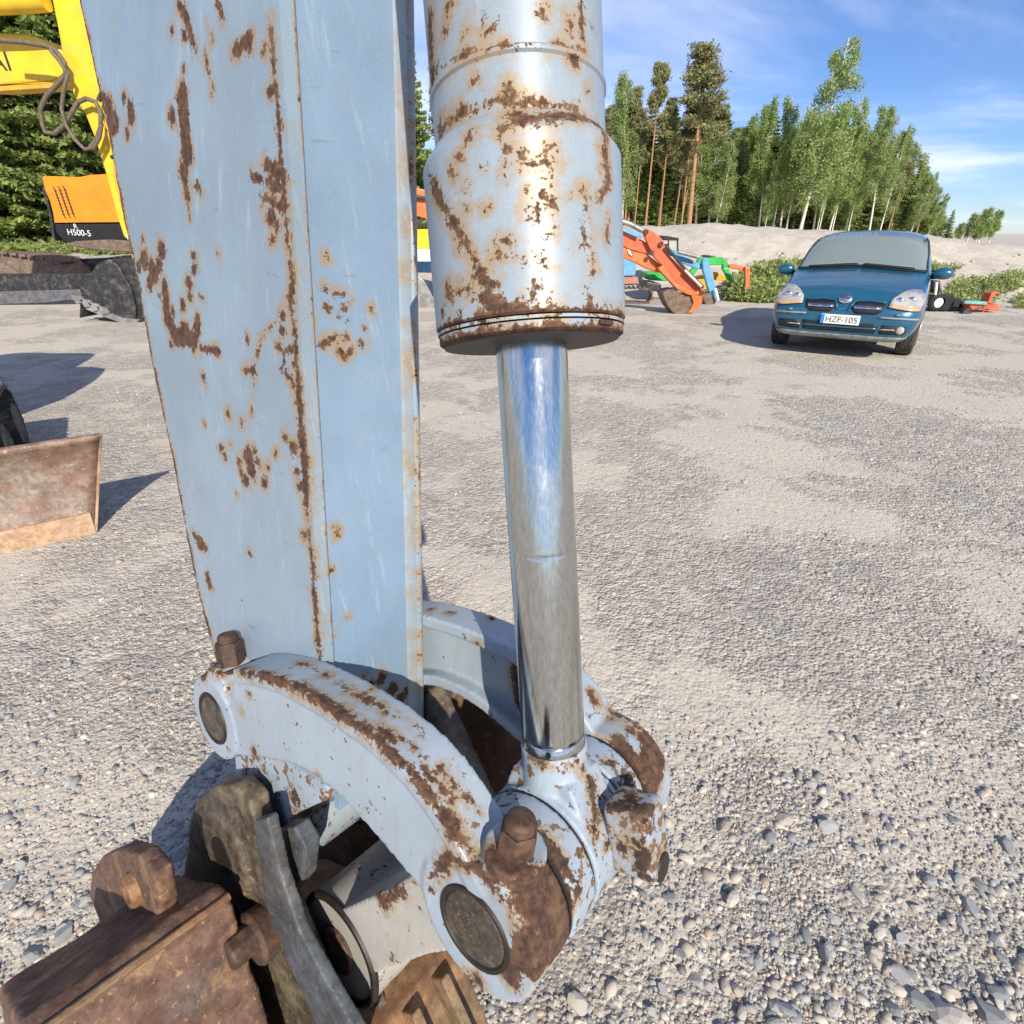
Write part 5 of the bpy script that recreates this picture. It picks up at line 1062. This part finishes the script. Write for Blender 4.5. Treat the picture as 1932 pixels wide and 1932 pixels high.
def bushy(seed, h=1.0, n=900, m=M_grass, size=.06, wd=1.0):
    r = np.random.RandomState(seed); nst = 26; C = []; tone = []
    for k in range(nst):
        an = r.uniform(0, 6.28); rad = r.random() ** .5 * wd * .5; hh = h * r.uniform(.45, 1.05) * (1 - .5 * rad / wd); nl = n // nst
        s_ = r.random(nl); P_ = np.c_[rad * math.cos(an) + r.normal(size=nl) * .06 * wd + s_ * .1 * math.cos(an), rad * math.sin(an) + r.normal(size=nl) * .06 * wd, s_ * hh]
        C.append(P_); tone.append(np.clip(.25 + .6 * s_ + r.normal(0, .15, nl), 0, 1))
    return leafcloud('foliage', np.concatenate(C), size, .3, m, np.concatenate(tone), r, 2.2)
SP = {'birch': [birch(s, 12) for s in (1, 2, 3, 4)], 'pine': [pine(s, 12, c) for s, c in ((5, .5), (6, .58))], 'spruce': [spruce(s, 12, .17, .1, .8) for s in (7, 8, 9)],
      'bush': [birch(21, 5, .5)]}
NEARSP = [spruce(s, 12, .26, .04, 1.9, .115) for s in (31, 32)]
LBL = {}
def tree(kind, x, y, z, h, rot, label, group=None, mesh=None, lean=0, wide=1.0, c='tree'):
    tm, cm_ = mesh or SP[kind][rng.randrange(len(SP[kind]))]; hh = 5 if kind == 'bush' else 12
    r = bpy.data.objects.new(kind + '_tree' if kind != 'bush' else 'willow_bush', None); COL.objects.link(r); r.location = (x, y, z)
    r.rotation_euler = (0, lean, 0) if lean else (0, 0, rot); s = h / hh; r.scale = (s * wide, s * wide, s); tag(r, label, c, group)
    for nme, me in (('trunk', tm), ('crown', cm_)):
        o = bpy.data.objects.new(nme, me); COL.objects.link(o); o.parent = r
        if lean: o.rotation_euler = (0, 0, rot)
    return r
rng = random.Random(77)
def at_tree(xb, xt, yt, Y):
    b = fwd(xb, 440, Y); tp = fwd(xt, yt, Y); return b[0], tp[0], tp[2]
ZB = lambda x: float(crestz(x * .42)) * .9
# the trees that stand out along the crest: kind, base x, top x, top y, distance, width, label
front = [
 ('birch', 1172, 1176, 140, 44, .7, 'pale green birch right beside the cylinder, its top clear against the sky'),
 ('pine', 1297, 1336, 88, 42, 1.12, 'tallest pine with bare orange trunk and dark ragged crown'),
 ('birch', 1505, 1597, 74, 42, 1.0, 'tallest birch with white trunk leaning right above the car'),
 ('birch', 1428, 1456, 186, 45, .8, 'slim birch left of the pair in the middle of the tree line'),
 ('birch', 1468, 1492, 182, 46, .75, 'slim birch right of the pair in the middle of the tree line'),
 ('birch', 1560, 1625, 186, 44, .8, 'birch just right of the tallest one, top at half its height'),
 ('birch', 1636, 1674, 204, 43, .85, 'birch with bare white trunk above the car roof'),
 ('birch', 1655, 1716, 238, 43, .75, 'rightmost tall birch, thin and see-through'),
 ('spruce', 1240, 1267, 196, 47, .9, 'dark pointed spruce left of the tall pine'),
 ('spruce', 1215, 1232, 222, 47, .9, 'dark spruce between the birch beside the cylinder and the tall pine'),
 ('pine', 1268, 1300, 240, 44, .7, 'smaller pine with thin orange trunk just left of the tall pine'),
 ('pine', 1278, 1318, 262, 45, .7, 'low pine crown tucked under the tall pine'),
 ('birch', 1345, 1385, 268, 45, .8, 'short birch right of the tall pine'),
 ('spruce', 1350, 1412, 262, 50, 1.0, 'broad spruce in the dip between pine and birches'),
 ('birch', 1390, 1432, 246, 47, .8, 'light green birch rising from the dip in the tree line'),
 ('birch', 1480, 1530, 210, 47, .9, 'leafy birch behind the white leaning trunk'),
 ('birch', 1530, 1570, 215, 46, .9, 'leafy birch behind the tallest birch'),
 ('birch', 1590, 1640, 250, 46, .8, 'birch with several pale stems above the windscreen'),
 ('spruce', 1690, 1742, 300, 46, .8, 'olive spruce at the right end of the tall trees'),
 ('birch', 1712, 1765, 325, 45, .8, 'bluish young birch right of the tall trees'),
 ('birch', 1745, 1792, 366, 45, .9, 'young birch right of the car roof'),
 ('spruce', 1735, 1770, 370, 47, .9, 'low dark spruce right of the car roof')]
for kind, xb, xt, yt, Y, wd, lb in front:
    X0, X1, Z1 = at_tree(xb, xt, yt, Y); vx = fwd(xb, 430, Y)
    # upright trees: put the base under the top, add only the lean that the photograph shows
    zb = ZB(vx[0]); xbase = fwd(xb, 455, Y)[0]; lean = math.atan2(X1 - xbase, Z1 - zb)
    tree(kind, xbase, Y, zb, math.hypot(Z1 - zb, X1 - xbase), rng.uniform(0, 6), lb, 'trees along the crest behind the bank', lean=lean, wide=wd)
# thin bare stems seen between them
for k, (xb, hgt) in enumerate([(1188, 6.5), (1202, 6), (1222, 7), (1236, 7), (1250, 6), (1283, 8.5), (1440, 5), (1455, 6), (1478, 6.5), (1530, 5.5), (1548, 6), (1575, 6.5), (1602, 5)]):
    xb += rng.uniform(-9, 9); hgt *= rng.uniform(.8, 1.2); p_ = fwd(xb, 440, 43.5); kd = 'pine' if xb < 1300 else 'birch'
    tree(kd, p_[0], 43.5 + rng.uniform(-.6, .6), ZB(p_[0]), hgt * 1.1, rng.uniform(0, 6), 'thin young tree with bare lower stem at the front of the wood', 'thin trees at the front of the wood', wide=.6)
# the wood behind
for row, (Y, n_, hlo, hhi) in enumerate([(48, 30, 5.2, 8), (53, 30, 6, 8.8), (58, 26, 7, 9.4)]):
    for k in range(n_):
        xp = 1130 + (1752 - 1130) * (k + rng.random() * .7) / n_; p_ = fwd(xp, 440, Y); fall = 1 if xp < 1650 else max(.45, 1 - (xp - 1650) / 190)
        kd = rng.choice(['spruce', 'spruce', 'birch', 'birch', 'pine']) if xp > 1300 else rng.choice(['spruce', 'pine', 'spruce'])
        tree(kd, p_[0], Y + rng.uniform(-1, 1), ZB(p_[0]), rng.uniform(hlo, hhi) * fall, rng.uniform(0, 6), 'mid sized tree in the wood behind the gravel bank, one of many alike', 'trees inside the wood', wide=rng.uniform(.95, 1.3))
for k in range(46):
    xp = 1130 + (1790 - 1130) * (k + rng.random()) / 46; Y = rng.uniform(46.5, 51); p_ = fwd(xp, 440, Y)
    tree('spruce' if k % 3 == 0 else 'bush', p_[0], Y, ZB(p_[0]) - .2, rng.uniform(2.6, 4.6) * (1 if xp < 1700 else .7), rng.uniform(0, 6), 'low young tree filling the gaps between the trunks', 'undergrowth of the wood', wide=1.5, c='tree')
BL = iter(['leftmost of the olive willow bushes on the crest at the right', 'second olive willow bush from the left on the crest at the right', 'tallest olive willow bush on the crest, right of the middle one', 'rightmost of the olive willow bushes on the crest', 'lowest olive willow bush, in the middle of the row on the crest'])
for xp, yt, Y, wd in ((1815, 425, 43, 1.2), (1840, 408, 43, 1.1), (1866, 398, 43, 1.2), (1885, 402, 44, .9), (1850, 430, 42, 1.3)):
    p_ = fwd(xp, yt, Y); tree('bush', p_[0], Y, ZB(p_[0]) - .2, p_[2] - ZB(p_[0]) + .3, rng.uniform(0, 6), next(BL), 'willow bushes at the right end of the crest', wide=wd * 1.1, c='bush')
# wood behind the yard on the left, close spruces
for k, (xp, Y, h) in enumerate([(-250, 29, 15), (-130, 31, 16), (-40, 30, 15), (30, 28.5, 15.5), (105, 30, 16), (175, 29, 15), (250, 30, 16), (350, 31, 15), (60, 34, 17), (150, 34, 18), (-60, 35, 18)]):
    p_ = fwd(xp, 470, Y); tree('spruce', p_[0], Y, .7, h, rng.uniform(0, 6), 'big dark spruce with light green tips behind the yellow and orange excavators', 'spruces at the left edge of the yard', mesh=NEARSP[k % 2], wide=1.05)
for k, (xp, Y, h) in enumerate([(450, 34, 15), (560, 36, 15), (660, 35, 13), (720, 34, 11.5), (772, 33, 11.2), (800, 35, 9.5), (850, 38, 9), (930, 40, 9), (1020, 42, 9), (1100, 44, 8)]):
    p_ = fwd(xp, 470, Y); kd = 'spruce' if k != 6 else 'pine'
    tree(kd, p_[0], Y, .5, h, rng.uniform(0, 6), {720: 'spruce behind the right edge of the stick, nearest the yellow and navy machine', 772: 'tall spruce filling the gap between stick and cylinder', 800: 'lower spruce half behind the left edge of the cylinder'}[xp] if xp in (720, 772, 800) else 'spruce hidden mostly behind the stick and cylinder', 'spruces behind the stick', mesh=NEARSP[k % 2] if xp in (720, 772) else None, wide=.8)
# grass and weeds
def scatter(name, pts, meshes, label, parent=None):
    V = []; tone = []; mats = None
    for (x, y, z, s, a, k) in pts:
        me = meshes[k]; co_ = np.empty(len(me.vertices) * 3); me.vertices.foreach_get('co', co_); co_ = co_.reshape(-1, 3) * s
        c_, s_ = math.cos(a), math.sin(a); V.append(np.c_[co_[:, 0] * c_ - co_[:, 1] * s_ + x, co_[:, 0] * s_ + co_[:, 1] * c_ + y, co_[:, 2] + z])
        tn = np.empty(len(me.vertices)); me.attributes['tone'].data.foreach_get('value', tn); tone.append(tn)
    V = np.concatenate(V); tone = np.concatenate(tone); n = len(V) // 4
    me = bpy.data.meshes.new(name); me.vertices.add(n * 4); me.vertices.foreach_set('co', V.reshape(-1).astype(np.float32)); me.loops.add(n * 4); me.polygons.add(n)
    me.loops.foreach_set('vertex_index', np.arange(n * 4, dtype=np.int32)); me.polygons.foreach_set('loop_start', np.arange(0, n * 4, 4, dtype=np.int32)); me.polygons.foreach_set('loop_total', np.full(n, 4, dtype=np.int32)); me.update(calc_edges=True)
    a = me.attributes.new('tone', 'FLOAT', 'POINT'); a.data.foreach_set('value', tone.astype(np.float32)); me.materials.append(M_grass)
    o = bpy.data.objects.new(name, me); COL.objects.link(o); tag(o, label, None, None, 'stuff'); return o
GM = [bushy(50 + k, .42, 260, size=.04, wd=.6) for k in range(4)]
def bank_point(xp, t_):
    Y = 14.0
    for _ in range(8): X = fwd(xp, 520, Y)[0]; Y = bermfoot(X) + t_ * 5
    return X, Y, float(bermz(X, t_))
pts = []
for k in range(300):
    xp = rng.uniform(1398, 1560); t_ = rng.random() ** 1.1 * .42 * min(1, .55 + (xp - 1398) / 50) - .02; X, Y, Z = bank_point(xp, max(0, t_)); pts.append((X, Y, Z, rng.uniform(.6, 1.25), rng.uniform(0, 6), rng.randrange(4)))
scatter('grass', pts, GM, 'tall green grass at the foot of the bank behind the car')
pts = []
for k in range(420):
    xp = rng.uniform(1740, 1990); t_ = rng.random() * .5; n_ = mnoise.noise((xp * .03, t_ * 5, 2))
    if n_ < .08 + (xp - 1740) * .0008 + t_ * .3: continue
    X, Y, Z = bank_point(xp, t_); pts.append((X, Y, Z, rng.uniform(.35, .85), rng.uniform(0, 6), rng.randrange(4)))
scatter('weeds', pts, GM, 'leafy weeds growing in patches on the sandy bank at the right')
pts = []
for k in range(120):
    p_ = fwd(rng.uniform(-200, 260), 470, rng.uniform(25.5, 28.5)); pts.append((p_[0], p_[1], gz(p_[0], p_[1]), rng.uniform(.8, 1.8), rng.uniform(0, 6), rng.randrange(4)))
scatter('verge_grass', pts, GM, 'light green grass strip under the left spruces')
for k in range(16):                                         # clods that stand on the bank
    xp = rng.choice([rng.uniform(1240, 1400), rng.uniform(1760, 1930)]); X, Y, Z = bank_point(xp, rng.uniform(.2, .8)); o = bpy.data.objects.new('stone', base[rng.randrange(9)]); COL.objects.link(o)
    o.parent = bpy.data.objects['embankment']; s = rng.uniform(.03, .08); o.location = (X, Y, Z + s * .2); o.scale = (s, s, s); o.rotation_euler = (0, 0, rng.uniform(0, 6))
print('tris', sum(sum(len(p.vertices) - 2 for p in m_.polygons) for m_ in bpy.data.meshes if m_.users), sorted(((len(m_.polygons), m_.name) for m_ in bpy.data.meshes), reverse=True)[:14])
